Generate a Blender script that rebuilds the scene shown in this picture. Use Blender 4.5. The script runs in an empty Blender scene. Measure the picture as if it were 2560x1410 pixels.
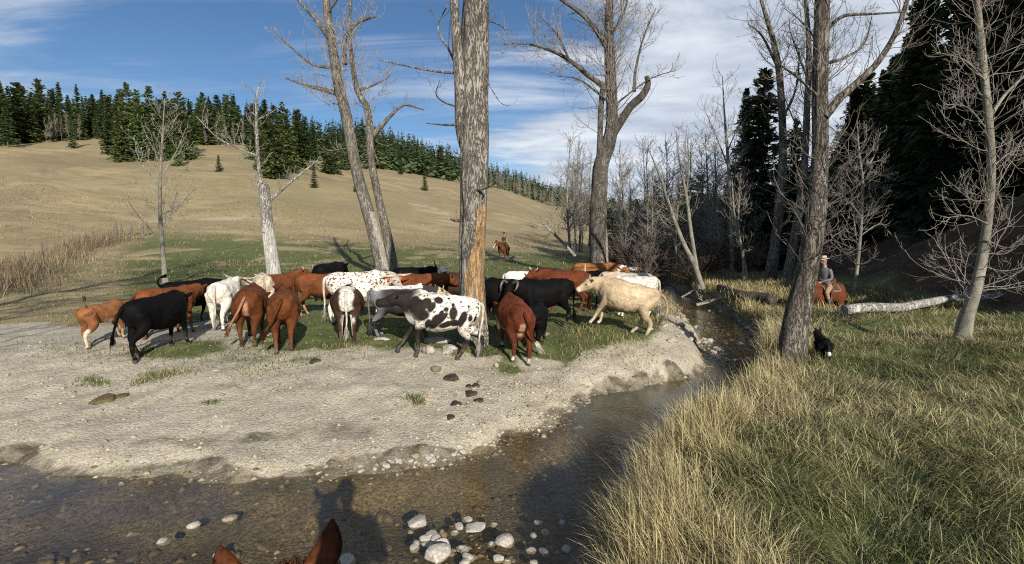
import bpy, bmesh, math, random
import numpy as np
from mathutils import Vector, Matrix

# ------------------------------------------------------------------ camera, sky, sun, exposure
scene = bpy.context.scene
COL = scene.collection
CAM = np.array([0.0, 0.0, 2.8])
F = 1280.0                      # focal length in pixels of the 2560 wide photograph
PITCH = math.atan(117.0 / F)
cam_data = bpy.data.cameras.new('camera')
cam = bpy.data.objects.new('camera', cam_data)
COL.objects.link(cam)
cam.location = CAM
cam.rotation_euler = (math.pi / 2 - PITCH, 0, 0)
cam_data.sensor_width = 36.0
cam_data.lens = 18.0
cam_data.clip_start = 0.05
cam_data.clip_end = 3000
scene.camera = cam

SUN = np.array([0.328, -0.9624, 0.4565]); SUN /= np.linalg.norm(SUN)
SUN_EL = math.asin(SUN[2])
world = bpy.data.worlds.new('World')
scene.world = world
world.use_nodes = True
nt = world.node_tree
nt.nodes.clear()


def nd(nt, typ, **kw):
    n = nt.nodes.new(typ)
    for k, v in kw.items():
        if k.startswith('i_'):
            n.inputs[k[2:]].default_value = v
        else:
            setattr(n, k, v)
    return n


def ln(nt, a, b):
    nt.links.new(a, b)


def math_n(nt, op, a, b=None, c=None, clamp=False):
    n = nt.nodes.new('ShaderNodeMath')
    n.operation = op
    n.use_clamp = clamp
    for i, v in enumerate((a, b, c)):
        if v is None:
            continue
        if isinstance(v, (int, float)):
            n.inputs[i].default_value = v
        else:
            nt.links.new(v, n.inputs[i])
    return n.outputs[0]


def mixc(nt, f, a, b, blend='MIX'):
    n = nt.nodes.new('ShaderNodeMix')
    n.data_type = 'RGBA'
    n.blend_type = blend
    n.clamp_factor = True
    for s, v in ((n.inputs[0], f), (n.inputs[6], a), (n.inputs[7], b)):
        if isinstance(v, (int, float)):
            s.default_value = v
        elif isinstance(v, (tuple, list)):
            s.default_value = (v[0], v[1], v[2], 1)
        else:
            nt.links.new(v, s)
    return n.outputs[2]


def mapr(nt, v, a, b, c=0.0, d=1.0, smooth=True):
    n = nt.nodes.new('ShaderNodeMapRange')
    n.interpolation_type = 'SMOOTHSTEP' if smooth else 'LINEAR'
    nt.links.new(v, n.inputs[0])
    for i, x in enumerate((a, b, c, d)):
        n.inputs[1 + i].default_value = x
    return n.outputs[0]


def noise_n(nt, vec, scale, detail=4.0, rough=0.55, dist=0.0):
    n = nt.nodes.new('ShaderNodeTexNoise')
    n.inputs['Scale'].default_value = scale
    n.inputs['Detail'].default_value = detail
    n.inputs['Roughness'].default_value = rough
    n.inputs['Distortion'].default_value = dist
    if vec is not None:
        nt.links.new(vec, n.inputs['Vector'])
    return n.outputs['Fac']


def mapping(nt, vec, scale=(1, 1, 1), rot=(0, 0, 0), loc=(0, 0, 0)):
    n = nt.nodes.new('ShaderNodeMapping')
    n.inputs['Scale'].default_value = scale
    n.inputs['Rotation'].default_value = rot
    n.inputs['Location'].default_value = loc
    nt.links.new(vec, n.inputs['Vector'])
    return n.outputs[0]


sky = nd(nt, 'ShaderNodeTexSky', sky_type='NISHITA', sun_disc=False)
sky.sun_elevation = SUN_EL
sky.sun_rotation = math.atan2(SUN[0], SUN[1])
sky.altitude = 1300
sky.air_density = 1.0
sky.dust_density = 0.25
sky.ozone_density = 3.0
tc = nd(nt, 'ShaderNodeTexCoord')
sep = nd(nt, 'ShaderNodeSeparateXYZ')
ln(nt, tc.outputs['Generated'], sep.inputs[0])
den = math_n(nt, 'ADD', math_n(nt, 'MAXIMUM', sep.outputs[2], 0.0), 0.16)
cx_ = math_n(nt, 'DIVIDE', sep.outputs[0], den)
cy_ = math_n(nt, 'DIVIDE', sep.outputs[1], den)
comb = nd(nt, 'ShaderNodeCombineXYZ')
ln(nt, cx_, comb.inputs[0]); ln(nt, cy_, comb.inputs[1])
cplane = comb.outputs[0]
# wispy cirrus drawn out along one wind direction, and a thicker veil of cloud towards the right
st = mapping(nt, cplane, scale=(0.42, 2.1, 1), rot=(0, 0, math.radians(-34)))
n1 = noise_n(nt, st, 1.15, 7, 0.62, 0.7)
n2 = noise_n(nt, mapping(nt, cplane, scale=(0.8, 0.8, 1), loc=(0.2, 4.3, 0)), 0.55, 3, 0.5, 0.3)
wisps = mapr(nt, math_n(nt, 'ADD', n1, math_n(nt, 'MULTIPLY', math_n(nt, 'SUBTRACT', n2, 0.5), 1.0)), 0.44, 0.70, 0.0, 0.66)
veil_side = mapr(nt, math_n(nt, 'ADD', cx_, math_n(nt, 'MULTIPLY', cy_, 0.10)), -0.75, 1.15)
n3 = noise_n(nt, mapping(nt, cplane, scale=(0.7, 1.6, 1), rot=(0, 0, math.radians(-12)), loc=(0.4, 2.2, 0)), 1.3, 8, 0.6, 0.5)
veil = mapr(nt, math_n(nt, 'ADD', n3, math_n(nt, 'MULTIPLY', math_n(nt, 'SUBTRACT', veil_side, 0.5), 0.60)), 0.42, 0.66, 0.0, 0.92)
cover = math_n(nt, 'MAXIMUM', wisps, veil)
n4 = noise_n(nt, mapping(nt, cplane, scale=(0.9, 1.5, 1), loc=(7, 3, 0)), 2.1, 7, 0.6, 0.3)
ccol = mixc(nt, mapr(nt, n4, 0.35, 0.7), (5.6, 6.3, 7.5), (9.0, 9.5, 10.2))
hsv = nd(nt, 'ShaderNodeHueSaturation', i_Saturation=1.10, i_Value=1.0)
ln(nt, sky.outputs[0], hsv.inputs['Color'])
SKYMIX = mixc(nt, cover, hsv.outputs[0], ccol)
bg = nd(nt, 'ShaderNodeBackground', i_Strength=0.078)
out = nd(nt, 'ShaderNodeOutputWorld')
ln(nt, SKYMIX, bg.inputs[0]); ln(nt, bg.outputs[0], out.inputs[0])

sun_data = bpy.data.lights.new('sun', 'SUN')
sun_data.energy = 5.0
sun_data.angle = math.radians(0.53)
sun_data.color = (1.0, 0.93, 0.82)
sun = bpy.data.objects.new('sun', sun_data)
COL.objects.link(sun)
sun.rotation_euler = Vector(-SUN).to_track_quat('-Z', 'Y').to_euler()
sun.location = (20, -60, 40)

vs = scene.view_settings
vs.view_transform = 'Standard'
vs.look = 'None'
vs.exposure = 0.30
vs.gamma = 1.0
vs.use_curve_mapping = False
scene.cycles.max_bounces = 5
scene.cycles.diffuse_bounces = 3
scene.cycles.glossy_bounces = 2
scene.cycles.use_adaptive_sampling = True
scene.cycles.adaptive_threshold = 0.012
scene.cycles.use_denoising = False
scene.cycles.filter_width = 1.1
world.cycles.sampling_method = 'MANUAL'
world.cycles.sample_map_resolution = 512
scene.cycles.transparent_max_bounces = 12

# ------------------------------------------------------------------ helpers
RNG = np.random.default_rng(7)


def ray(px, py):
    u = (px - 1280.0) / F
    v = (705.0 - py) / F
    c, s = math.cos(PITCH), math.sin(PITCH)
    return np.array([u, c + v * s, -s + v * c])


def at_depth(px, py, Y):
    d = ray(px, py)
    return CAM + d * (Y / d[1])


def smooth(a, b, x):
    t = np.clip((x - a) / (b - a), 0, 1)
    return t * t * (3 - 2 * t)


def _hash2(ix, iy, seed):
    h = (ix.astype(np.int64) * 374761393 + iy.astype(np.int64) * 668265263 + seed * 1442695041) & 0xffffffff
    h = ((h ^ (h >> 13)) * 1274126177) & 0xffffffff
    return ((h ^ (h >> 16)) & 0xffff) / 65535.0


def vnoise(x, y, seed=0):
    ix = np.floor(x); iy = np.floor(y)
    fx = x - ix; fy = y - iy
    fx = fx * fx * (3 - 2 * fx); fy = fy * fy * (3 - 2 * fy)
    a = _hash2(ix, iy, seed); b = _hash2(ix + 1, iy, seed)
    c = _hash2(ix, iy + 1, seed); d = _hash2(ix + 1, iy + 1, seed)
    return (a * (1 - fx) + b * fx) * (1 - fy) + (c * (1 - fx) + d * fx) * fy


def fbm(x, y, seed=0, octv=4):
    s = 0; a = 0.5; t = 0
    for k in range(octv):
        s = s + a * vnoise(x * 2 ** k, y * 2 ** k, seed + k * 17); t += a; a *= 0.5
    return s / t


def vnoise3(P, seed=0):
    i = np.floor(P); f = P - i
    f = f * f * (3 - 2 * f)
    r = 0
    for dx in (0, 1):
        for dy in (0, 1):
            for dz in (0, 1):
                w = (f[:, 0] if dx else 1 - f[:, 0]) * (f[:, 1] if dy else 1 - f[:, 1]) * (f[:, 2] if dz else 1 - f[:, 2])
                r = r + w * _hash2(i[:, 0] + dx + 57 * (i[:, 2] + dz), i[:, 1] + dy + 131 * (i[:, 2] + dz), seed)
    return r


def fbm3(P, seed=0, octv=3):
    s = 0; a = 0.5; t = 0
    for k in range(octv):
        s = s + a * vnoise3(P * 2 ** k, seed + 13 * k); t += a; a *= 0.5
    return s / t


def mk_mesh(name, V, Fs, smooth_shade=True):
    """V: (n,3); Fs: one array or a list of arrays of polygons with equal corner count."""
    if not isinstance(Fs, (list, tuple)):
        Fs = [Fs]
    Fs = [np.asarray(f, dtype=np.int32) for f in Fs if len(f)]
    me = bpy.data.meshes.new(name)
    V = np.asarray(V, dtype=np.float32)
    me.vertices.add(len(V))
    me.vertices.foreach_set('co', V.ravel())
    nl = sum(f.size for f in Fs); npoly = sum(len(f) for f in Fs)
    me.loops.add(nl)
    me.loops.foreach_set('vertex_index', np.concatenate([f.ravel() for f in Fs]))
    me.polygons.add(npoly)
    tot = np.concatenate([np.full(len(f), f.shape[1], dtype=np.int32) for f in Fs])
    st_ = np.concatenate([[0], np.cumsum(tot)[:-1]]).astype(np.int32)
    me.polygons.foreach_set('loop_start', st_)
    me.polygons.foreach_set('loop_total', tot)
    me.update(calc_edges=True)
    if smooth_shade:
        me.polygons.foreach_set('use_smooth', np.ones(npoly, dtype=bool))
    return me


def set_col(me, name, C):
    a = me.color_attributes.new(name, 'FLOAT_COLOR', 'POINT')
    C = np.asarray(C, dtype=np.float32)
    if C.ndim == 1:
        C = np.stack([C, C, C, np.ones_like(C)], 1)
    if C.shape[1] == 3:
        C = np.concatenate([C, np.ones((len(C), 1), np.float32)], 1)
    a.data.foreach_set('color', C.ravel())


def obj(name, me, mat=None, parent=None, loc=None):
    o = bpy.data.objects.new(name, me)
    COL.objects.link(o)
    if mat is not None and me is not None and not me.materials:
        me.materials.append(mat)
    if parent is not None:
        o.parent = parent
    if loc is not None:
        o.location = loc
    return o


def tag(o, label, cat, group=None):
    o['label'] = label; o['category'] = cat
    if group:
        o['group'] = group
    return o


def thing(name, label, cat, loc=(0, 0, 0), rotz=0.0, group=None):
    o = bpy.data.objects.new(name, None)
    COL.objects.link(o)
    o.empty_display_size = 0.2
    o.location = loc; o.rotation_euler = (0, 0, rotz)
    return tag(o, label, cat, group)


def dup(root, loc, rotz=0.0, scale=None, label=None, group=None):
    r = root.copy(); COL.objects.link(r)
    r.location = loc; r.rotation_euler = (0, 0, rotz)
    if scale is not None:
        r.scale = scale if isinstance(scale, tuple) else (scale,) * 3
    if label: r['label'] = label
    if group: r['group'] = group
    for ch in list(root.children):
        c = ch.copy(); COL.objects.link(c); c.parent = r
        for g in list(ch.children):
            d = g.copy(); COL.objects.link(d); d.parent = c
    return r


def kind(o, k):
    o['kind'] = k
    return o


def catmull(P, n):
    """resample a polyline smoothly to n points"""
    P = np.asarray(P, float)
    if len(P) == 2:
        t = np.linspace(0, 1, n)[:, None]
        return P[0] * (1 - t) + P[1] * t
    Q = np.vstack([2 * P[0] - P[1], P, 2 * P[-1] - P[-2]])
    d = np.concatenate([[0], np.cumsum(np.linalg.norm(np.diff(P[:, :3], axis=0), axis=1))])
    s = np.linspace(0, d[-1], n)
    out = []
    for v in s:
        i = min(max(np.searchsorted(d, v, side='right') - 1, 0), len(P) - 2)
        t = (v - d[i]) / max(d[i + 1] - d[i], 1e-9)
        p0, p1, p2, p3 = Q[i], Q[i + 1], Q[i + 2], Q[i + 3]
        out.append(0.5 * ((2 * p1) + (-p0 + p2) * t + (2 * p0 - 5 * p1 + 4 * p2 - p3) * t * t + (-p0 + 3 * p1 - 3 * p2 + p3) * t ** 3))
    return np.array(out)


def tubes(P, R, sides=4, cap=False):
    """P (B,n,3), R (B,n) -> verts, quads for B tubes at once"""
    P = np.asarray(P, float); R = np.asarray(R, float)
    B, n, _ = P.shape
    T = np.gradient(P, axis=1)
    T /= np.linalg.norm(T, axis=2, keepdims=True) + 1e-12
    D = P[:, -1] - P[:, 0]
    D /= np.linalg.norm(D, axis=1, keepdims=True) + 1e-12
    ref = np.where(np.abs(D[:, 2:3]) < 0.75, np.array([[0, 0, 1.0]]), np.array([[1.0, 0.13, 0]]))
    N = np.cross(T, ref[:, None, :])
    N /= np.linalg.norm(N, axis=2, keepdims=True) + 1e-12
    Bn = np.cross(T, N)
    a = np.arange(sides) * 2 * math.pi / sides
    V = P[:, :, None, :] + R[:, :, None, None] * (np.cos(a)[None, None, :, None] * N[:, :, None, :] + np.sin(a)[None, None, :, None] * Bn[:, :, None, :])
    V = V.reshape(-1, 3)
    b = np.arange(B)[:, None, None] * (n * sides); k = np.arange(n - 1)[None, :, None] * sides; s = np.arange(sides)[None, None, :]
    s2 = (s + 1) % sides
    Q = np.stack([b + k + s, b + k + s2, b + k + sides + s2, b + k + sides + s], -1).reshape(-1, 4)
    return V, Q


class Geo:
    """collects vertices and polygons of one mesh"""
    def __init__(self):
        self.V = []; self.F = {}; self.n = 0; self.A = []

    def add(self, V, Fs, a=None):
        V = np.asarray(V, float)
        for f in (Fs if isinstance(Fs, (list, tuple)) else [Fs]):
            f = np.asarray(f)
            if len(f):
                self.F.setdefault(f.shape[1], []).append(f + self.n)
        self.V.append(V); self.n += len(V)
        if a is not None:
            a = np.asarray(a, float)
            self.A.append(np.broadcast_to(a, (len(V), a.shape[-1])))
        return self

    def mesh(self, name, smooth_shade=True, attr=None):
        me = mk_mesh(name, np.vstack(self.V), [np.vstack(v) for v in self.F.values()], smooth_shade)
        if attr and self.A:
            set_col(me, attr, np.vstack(self.A))
        return me


# ------------------------------------------------------------------ materials
def new_mat(name):
    m = bpy.data.materials.new(name)
    m.use_nodes = True
    t = m.node_tree
    b = t.nodes['Principled BSDF']
    return m, t, b


def bump(t, b, height, strength=0.4, dist=0.02):
    n = t.nodes.new('ShaderNodeBump')
    n.inputs['Strength'].default_value = strength
    n.inputs['Distance'].default_value = dist
    t.links.new(height, n.inputs['Height'])
    t.links.new(n.outputs[0], b.inputs['Normal'])


def simple_mat(name, ca, cb, scale=8, rough=0.8, bmp=0.2, dist=0.01, stretch=(1, 1, 1), spec=0.3):
    m, t, b = new_mat(name)
    c = t.nodes.new('ShaderNodeTexCoord')
    v = mapping(t, c.outputs['Object'], scale=stretch)
    n = noise_n(t, v, scale, 6, 0.6, 0.2)
    t.links.new(mixc(t, mapr(t, n, 0.32, 0.68), ca, cb), b.inputs['Base Color'])
    b.inputs['Roughness'].default_value = rough
    b.inputs['Specular IOR Level'].default_value = spec
    if bmp:
        bump(t, b, n, bmp, dist)
    return m


def attr_mat(name, attr='Col', rough=0.8, spec=0.25, nscale=30, namp=0.35, bmp=0.0, dist=0.01, stretch=(1, 1, 1), translucent=0.0):
    """base colour from a vertex colour, broken up by fine noise"""
    m, t, b = new_mat(name)
    a = t.nodes.new('ShaderNodeAttribute'); a.attribute_name = attr
    c = t.nodes.new('ShaderNodeTexCoord')
    n = noise_n(t, mapping(t, c.outputs['Object'], scale=stretch), nscale, 4, 0.6)
    f = mapr(t, n, 0.25, 0.75, 1 - namp, 1 + namp, False)
    vm = t.nodes.new('ShaderNodeVectorMath'); vm.operation = 'SCALE'
    t.links.new(a.outputs['Color'], vm.inputs[0]); t.links.new(f, vm.inputs['Scale'])
    t.links.new(vm.outputs[0], b.inputs['Base Color'])
    b.inputs['Roughness'].default_value = rough
    b.inputs['Specular IOR Level'].default_value = spec
    if bmp:
        bump(t, b, n, bmp, dist)
    if translucent:
        tr = t.nodes.new('ShaderNodeBsdfTranslucent')
        t.links.new(vm.outputs[0], tr.inputs[0])
        mx = t.nodes.new('ShaderNodeMixShader'); mx.inputs[0].default_value = translucent
        t.links.new(b.outputs[0], mx.inputs[1]); t.links.new(tr.outputs[0], mx.inputs[2])
        t.links.new(mx.outputs[0], t.nodes['Material Output'].inputs[0])
    return m

# ------------------------------------------------------------------ terrain
FAR_EDGE = [(-60, 7.5), (-12, 6.25), (-8, 6.1), (-6.2, 6.0), (-5.2, 5.72), (-4.1, 5.8), (-3.2, 5.62), (-1.96, 5.8), (-0.88, 6.05), (-0.16, 6.7), (0.7, 7.4), (1.5, 8.7), (2.5, 9.35),
            (3.6, 9.9), (4.35, 11.2), (4.9, 13), (5.4, 15), (5.9, 17), (6.6, 20.5), (7.3, 26), (8.6, 33), (10.2, 38)]
NEAR_EDGE = [(-60, -3), (-12, -2.4), (-5, -2.2), (-1.2, -1.9), (0.5, -1.2), (0.75, 0.5), (0.6, 2.2), (0.62, 3.6), (1.1, 5.0), (2.0, 6.3), (3.3, 7.6), (4.2, 8.8), (4.8, 10),
             (5.7, 11.7), (6.8, 14), (7.5, 17), (8.1, 21), (8.7, 27), (9.7, 33), (10.6, 37.6)]


def seg_dist(x, y, poly):
    d = np.full(x.shape, 1e9)
    for (ax, ay), (bx, by) in zip(poly[:-1], poly[1:]):
        dx, dy = bx - ax, by - ay
        t = np.clip(((x - ax) * dx + (y - ay) * dy) / (dx * dx + dy * dy), 0, 1)
        d = np.minimum(d, (x - ax - t * dx) ** 2 + (y - ay - t * dy) ** 2)
    return np.sqrt(d)


def inside(x, y, poly):
    c = np.zeros(x.shape, bool)
    n = len(poly)
    for i in range(n):
        ax, ay = poly[i]; bx, by = poly[(i + 1) % n]
        if ay == by:
            continue
        m = (ay > y) != (by > y)
        c ^= m & (x < (bx - ax) * (y - ay) / (by - ay) + ax)
    return c


CREEK_POLY = FAR_EDGE + NEAR_EDGE[::-1]
TPX = np.array([-900, 0, 300, 600, 900, 1100, 1230, 1400, 1480, 1600, 1800, 2000, 2150, 2300, 2560, 3300], float)
TY = np.array([15, 25, 40, 60, 80, 105, 135, 170, 220, 300, 400, 900], float)
TZ = np.array([
    [.62, .62, 1.1, 7, 14, 22, 30, 32, 32, 31, 29, 20],
    [.62, .62, .95, 6, 12.5, 20.5, 29, 31, 31, 30, 28, 20],
    [.62, .62, .9, 4.6, 10.6, 18.3, 28.5, 31, 31, 29, 26, 18],
    [.62, .62, .85, 4.0, 9.5, 16.8, 25.5, 34.5, 38, 38, 34, 22],
    [.62, .62, .8, 3.0, 7, 12.2, 18, 24, 37, 56, 58, 30],
    [.62, .62, .75, 2.2, 5.2, 9.8, 15, 20, 27, 42, 46, 30],
    [.62, .62, .7, 1.7, 3.8, 7.2, 11.3, 15.6, 22.3, 33, 39, 28],
    [.62, .6, .65, 1.2, 2.2, 4.0, 6.3, 8.8, 13, 21, 28, 20],
    [.6, .6, .6, .9, 1.3, 2.2, 3.5, 5, 7.5, 13, 22, 18],
    [.6, .6, .6, .7, .8, 1.2, 1.8, 2.6, 4.5, 10, 20, 20],
    [.55, .6, .6, .7, 1.0, 1.7, 3, 5.5, 10, 16, 22, 24],
    [.6, .6, .8, 1.8, 3.5, 6, 9, 13, 19, 26, 29, 30],
    [.65, .7, 2.0, 5.5, 9.5, 14, 19, 24, 29, 33, 35, 35],
    [.75, 1.7, 5.0, 11, 18, 25, 32, 38, 42, 44, 45, 45],
    [.9, 3.4, 8, 15.5, 23, 31, 38, 43, 46, 48, 48, 48],
    [2.5, 6.5, 12, 20, 28, 35, 41, 45, 48, 49, 49, 49]])


def table(x, y):
    Y = np.clip(y, TY[0], TY[-1])
    px = np.clip(1280 + F * x / np.maximum(y, 8.0), TPX[0], TPX[-1])
    i = np.clip(np.searchsorted(TPX, px, side='right') - 1, 0, len(TPX) - 2)
    j = np.clip(np.searchsorted(TY, Y, side='right') - 1, 0, len(TY) - 2)
    a = (px - TPX[i]) / (TPX[i + 1] - TPX[i]); b = (Y - TY[j]) / (TY[j + 1] - TY[j])
    a = a * a * (3 - 2 * a) * 0.5 + a * 0.5
    return (TZ[i, j] * (1 - a) + TZ[i + 1, j] * a) * (1 - b) + (TZ[i, j + 1] * (1 - a) + TZ[i + 1, j + 1] * a) * b


def creek(x, y):
    """signed distance to the water's edge (negative in the creek) and whether the near/right bank is the closer one"""
    df = seg_dist(x, y, FAR_EDGE); dn = seg_dist(x, y, NEAR_EDGE)
    s = np.minimum(df, dn)
    s = np.where(inside(x, y, CREEK_POLY), -s, s)
    return s, dn < df


def H(x, y, detail=True):
    x = np.asarray(x, float); y = np.asarray(y, float)
    s, near = creek(x, y)
    s = s + (0.0 if not detail else (fbm(x * 1.3, y * 1.3, 3, 3) - 0.5) * 0.5 * smooth(40, 10, y))
    toe = np.where(y < 12, 13 + 0.341 * (12 - y), 13.0) + (vnoise(y * 0.12, y * 0 + 2, 5) - 0.5) * 2
    dh = np.maximum(x - toe, 0)
    hill = 38 * (1 - np.exp(-0.024 * dh)) * smooth(0, 6, dh + 1.5)  # right slope; its unseen part beside the camera is raised to block sun
    near_r = 0.50 + 0.22 * smooth(0.3, 6, s) + hill
    near_l = 0.62 + 0.05 * smooth(8, 14, s) + 0 * x
    w = smooth(14, 27, y)
    tb = table(x, y)
    pl_l = near_l * (1 - w) + tb * w
    pl_r = near_r * (1 - w) + tb * w
    wl = 4.3 + (1.25 - 4.3) * smooth(-0.3, 2.6, x)
    wl = np.where(y > 30, 2.0, wl)
    t = np.clip(s / wl, 0, 1)
    bl = 0.12 * smooth(0, 0.30, s) + 0.88 * (1 - (1 - t) ** 1.75)
    br = 0.86 * smooth(-0.05, 0.38, s) + 0.14 * smooth(0.3, 1.6, s)
    zo = np.where(near, pl_r * br, pl_l * bl)
    depth = 0.24 - 0.14 * np.clip(np.exp(-((x + 0.3) / 1.1) ** 2 - ((y - 4.2) / 0.9) ** 2) + np.exp(-((x + 0.1) / 1.0) ** 2 - ((y - 0.2) / 2.0) ** 2), 0, 1) - 0.12 * smooth(10, 11.5, y)
    zi = -0.015 - depth * smooth(0.0, 0.9, -s)
    z = np.where(s > 0, zo, zi)
    if detail:
        near_w = smooth(60, 20, y)
        z = z + (fbm(x * 0.55, y * 0.55, 11, 3) - 0.5) * 0.14 * smooth(0.2, 1.5, np.abs(s)) * near_w
        z = z + (fbm(x * 2.3, y * 2.3, 21, 3) - 0.5) * 0.07 * near_w * np.where(near, 1.0, 0.8)
        z = z + np.where(near & (s > 0.3), (fbm(x * 0.9, y * 0.9, 31, 3) - 0.5) * 0.26, 0) * near_w
        z = z + (fbm(x * 5.0, y * 5.0, 23, 2) - 0.5) * 0.065 * smooth(14, 9, y) * (s > 0.15) * (~near)
        z = z + (fbm(x * 0.06, y * 0.06, 41, 4) - 0.5) * 2.4 * smooth(35, 90, y)
        # a hollow behind the grassy hump where the second rider stands
        z = z - 0.68 * np.exp(-(((x - 10.4) / 1.9) ** 2 + ((y - 16.4) / 1.3) ** 2)) + 0.24 * np.exp(-(((x - 8.7) / 1.6) ** 2 + ((y - 13.2) / 1.0) ** 2))
        z = z - 0.05 * np.exp(-(((x - 2.9) / 0.5) ** 2 + ((y - 11.3) / 0.6) ** 2))
    return z


def h1(x, y):
    return float(H(np.array([float(x)]), np.array([float(y)]))[0])


def hit(px, py, y0=3.0, y1=700.0):
    """first point of the terrain under a photo pixel"""
    d = ray(px, py); d = d / d[1]
    ys = np.geomspace(y0, y1, 900)
    P = CAM[None, :] + d[None, :] * ys[:, None]
    g = P[:, 2] - H(P[:, 0], P[:, 1])
    if not (g < 0).any():                    # a ray that just clears the crest stands on the crest
        k = int(np.argmin(g / ys))
        return np.array([P[k, 0], P[k, 1], h1(P[k, 0], P[k, 1])])
    k = max(int(np.argmax(g < 0)), 1)
    a, b = g[k - 1], g[k]
    t = a / (a - b) if a != b else 0
    yy = ys[k - 1] + (ys[k] - ys[k - 1]) * t
    p = CAM + d * yy
    return np.array([p[0], p[1], h1(p[0], p[1])])


def on_ground(px, Y):
    x = (px - 1280) / F * Y
    return np.array([x, Y, h1(x, Y)])


def grow_axis(a0, a1, step, fac, lo, hi):
    mid = np.arange(a0, a1 + step / 2, step)
    up = [mid[-1]]; s = step
    while up[-1] < hi:
        s *= fac; up.append(up[-1] + s)
    dn = [mid[0]]; s = step
    while dn[-1] > lo:
        s *= fac; dn.append(dn[-1] - s)
    return np.concatenate([dn[:0:-1], mid, up[1:]])


xs = grow_axis(-8.5, 11.5, 0.085, 1.06, -900, 900)
y_up = grow_axis(2.4, 14, 0.085, 1.034, 2.39, 1100)
y_dn = [2.4 - 0.085]; s_ = 0.085
while y_dn[-1] > -260:
    s_ *= 1.09; y_dn.append(y_dn[-1] - s_)
ys = np.concatenate([y_dn[::-1], y_up])
ys = np.unique(ys)
GX, GY = np.meshgrid(xs, ys)
GZ = H(GX, GY)
nx, ny = len(xs), len(ys)
gi = np.arange(nx * ny).reshape(ny, nx)
GQ = np.stack([gi[:-1, :-1], gi[:-1, 1:], gi[1:, 1:], gi[1:, :-1]], -1).reshape(-1, 4)
GV = np.stack([GX.ravel(), GY.ravel(), GZ.ravel()], 1)
ground_me = mk_mesh('ground', GV, GQ)


def masks(x, y):
    """surface masks: gravel, green turf, wet mud, track / bed, forest floor, lushness"""
    s, near = creek(x, y)
    px = 1280 + F * x / np.maximum(y, 1.0)
    n = fbm(x * 0.5, y * 0.5, 51, 4)
    n2 = fbm(x * 1.7, y * 1.7, 52, 3)
    # pale gravel on the far bank: out to about 9.5 m, further on the far left where the herd has trodden it bare
    edge = 9.75 + 2.4 * smooth(-3.6, -7.5, x) - 0.6 * smooth(-3.5, 0.0, x) + 0.5 * smooth(0, 2, x) + (n - 0.5) * 2.6 + (n2 - .5) * 1.6
    gravel = smooth(0.9, -0.3, y - edge)
    gravel = np.where(near & (s > 0), 0, gravel)
    gravel = np.maximum(gravel, smooth(1.5, 0.6, s) * (y > 9) * (~near))
    gravel = np.maximum(gravel, (s <= 0.05) * 1.0)
    gravel = np.maximum(gravel, smooth(0.30, 0.05, s) * (~near | (y > 11)))
    island = np.exp(-(((x + 6.3) / 1.3) ** 2 + ((y - 9.55) / 0.45) ** 2)) + 0.7 * np.exp(-(((x + 4.2) / 1.0) ** 2 + ((y - 9.0) / 0.35) ** 2)) + .8 * np.exp(-(((x + 6.4) / .8) ** 2 + ((y - 10.2) / 0.5) ** 2))
    gravel = gravel * (1 - 0.85 * np.clip(island * (0.5 + n2), 0, 1))
    green = smooth(72, 44, y + 10 * n) * smooth(0.22, 0.50, n + 0.25 * smooth(40, 14, y)) * np.where(near, 0.75, 1.0)
    green = green * (1 - 0.75 * smooth(430, 230, px))
    green = np.maximum(green, 0.8 * np.clip(island, 0, 1))
    green = np.maximum(green, np.exp(-(((x - 6.3) / 1.1) ** 2 + ((y - 8.3) / 1.0) ** 2)))
    wet = np.where(near, smooth(0.5, 0.0, s), smooth(0.30, 0.02, s + (n2 - 0.5) * 0.7)) * (s > -5) * np.where(near, 1, .85)
    stain = np.exp(-(((x + 3.6) / 1.5) ** 2 + ((y - 6.35 - 0.10 * (x + 3.6)) / 0.16) ** 2)) + 0.7 * np.exp(-(((x + 2.2) / 0.5) ** 2 + ((y - 6.5) / 0.5) ** 2)) * (n2 > 0.45)
    wet = np.maximum(wet, np.clip(stain * 0.8, 0, 0.55) * smooth(.25, .55, n2 + .15))
    track = np.zeros_like(x)
    for pl, w in TRACKS:
        track = np.maximum(track, smooth(w * 1.6, w * 0.5, seg_dist(x, y, pl)))
    forest = smooth(-0.3, 2.6, (x - 13.2) - 0.35 * np.maximum(0, 12 - y) + (n - .5) * 2) * np.where(px > 1700, 1, 0) * (y < 300)
    forest = np.maximum(forest, smooth(10.5, 13.5, x) * smooth(22, 30, y) * smooth(1490, 1580, px) * (y < 300))
    forest = np.maximum(forest, smooth(1490, 1560, px) * smooth(40, 55, y) * 0.8)
    bed = (s < 0.0) * smooth(0.02, -0.2, s)
    return gravel, green, wet, track, bed, forest


def track_from_px(pts):
    return [tuple(hit(px, py)[:2]) for px, py in pts]


TRACKS = []
TRACKS = [(track_from_px([(330, 556), (420, 551), (520, 549), (640, 546), (700, 546)]), 0.45),
          (track_from_px([(1010, 505), (1060, 515), (1100, 527), (1150, 545)]), 0.5),
          ([(1.0, 27.5), (4.5, 26.0), (6.2, 24.0)], 0.7)]
g_, gr_, w_, t_, b_, f_ = masks(GX.ravel(), GY.ravel())
set_col(ground_me, 'm1', np.stack([g_, gr_, w_, np.ones_like(g_)], 1))
set_col(ground_me, 'm2', np.stack([t_, b_, f_, np.ones_like(g_)], 1))


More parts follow.
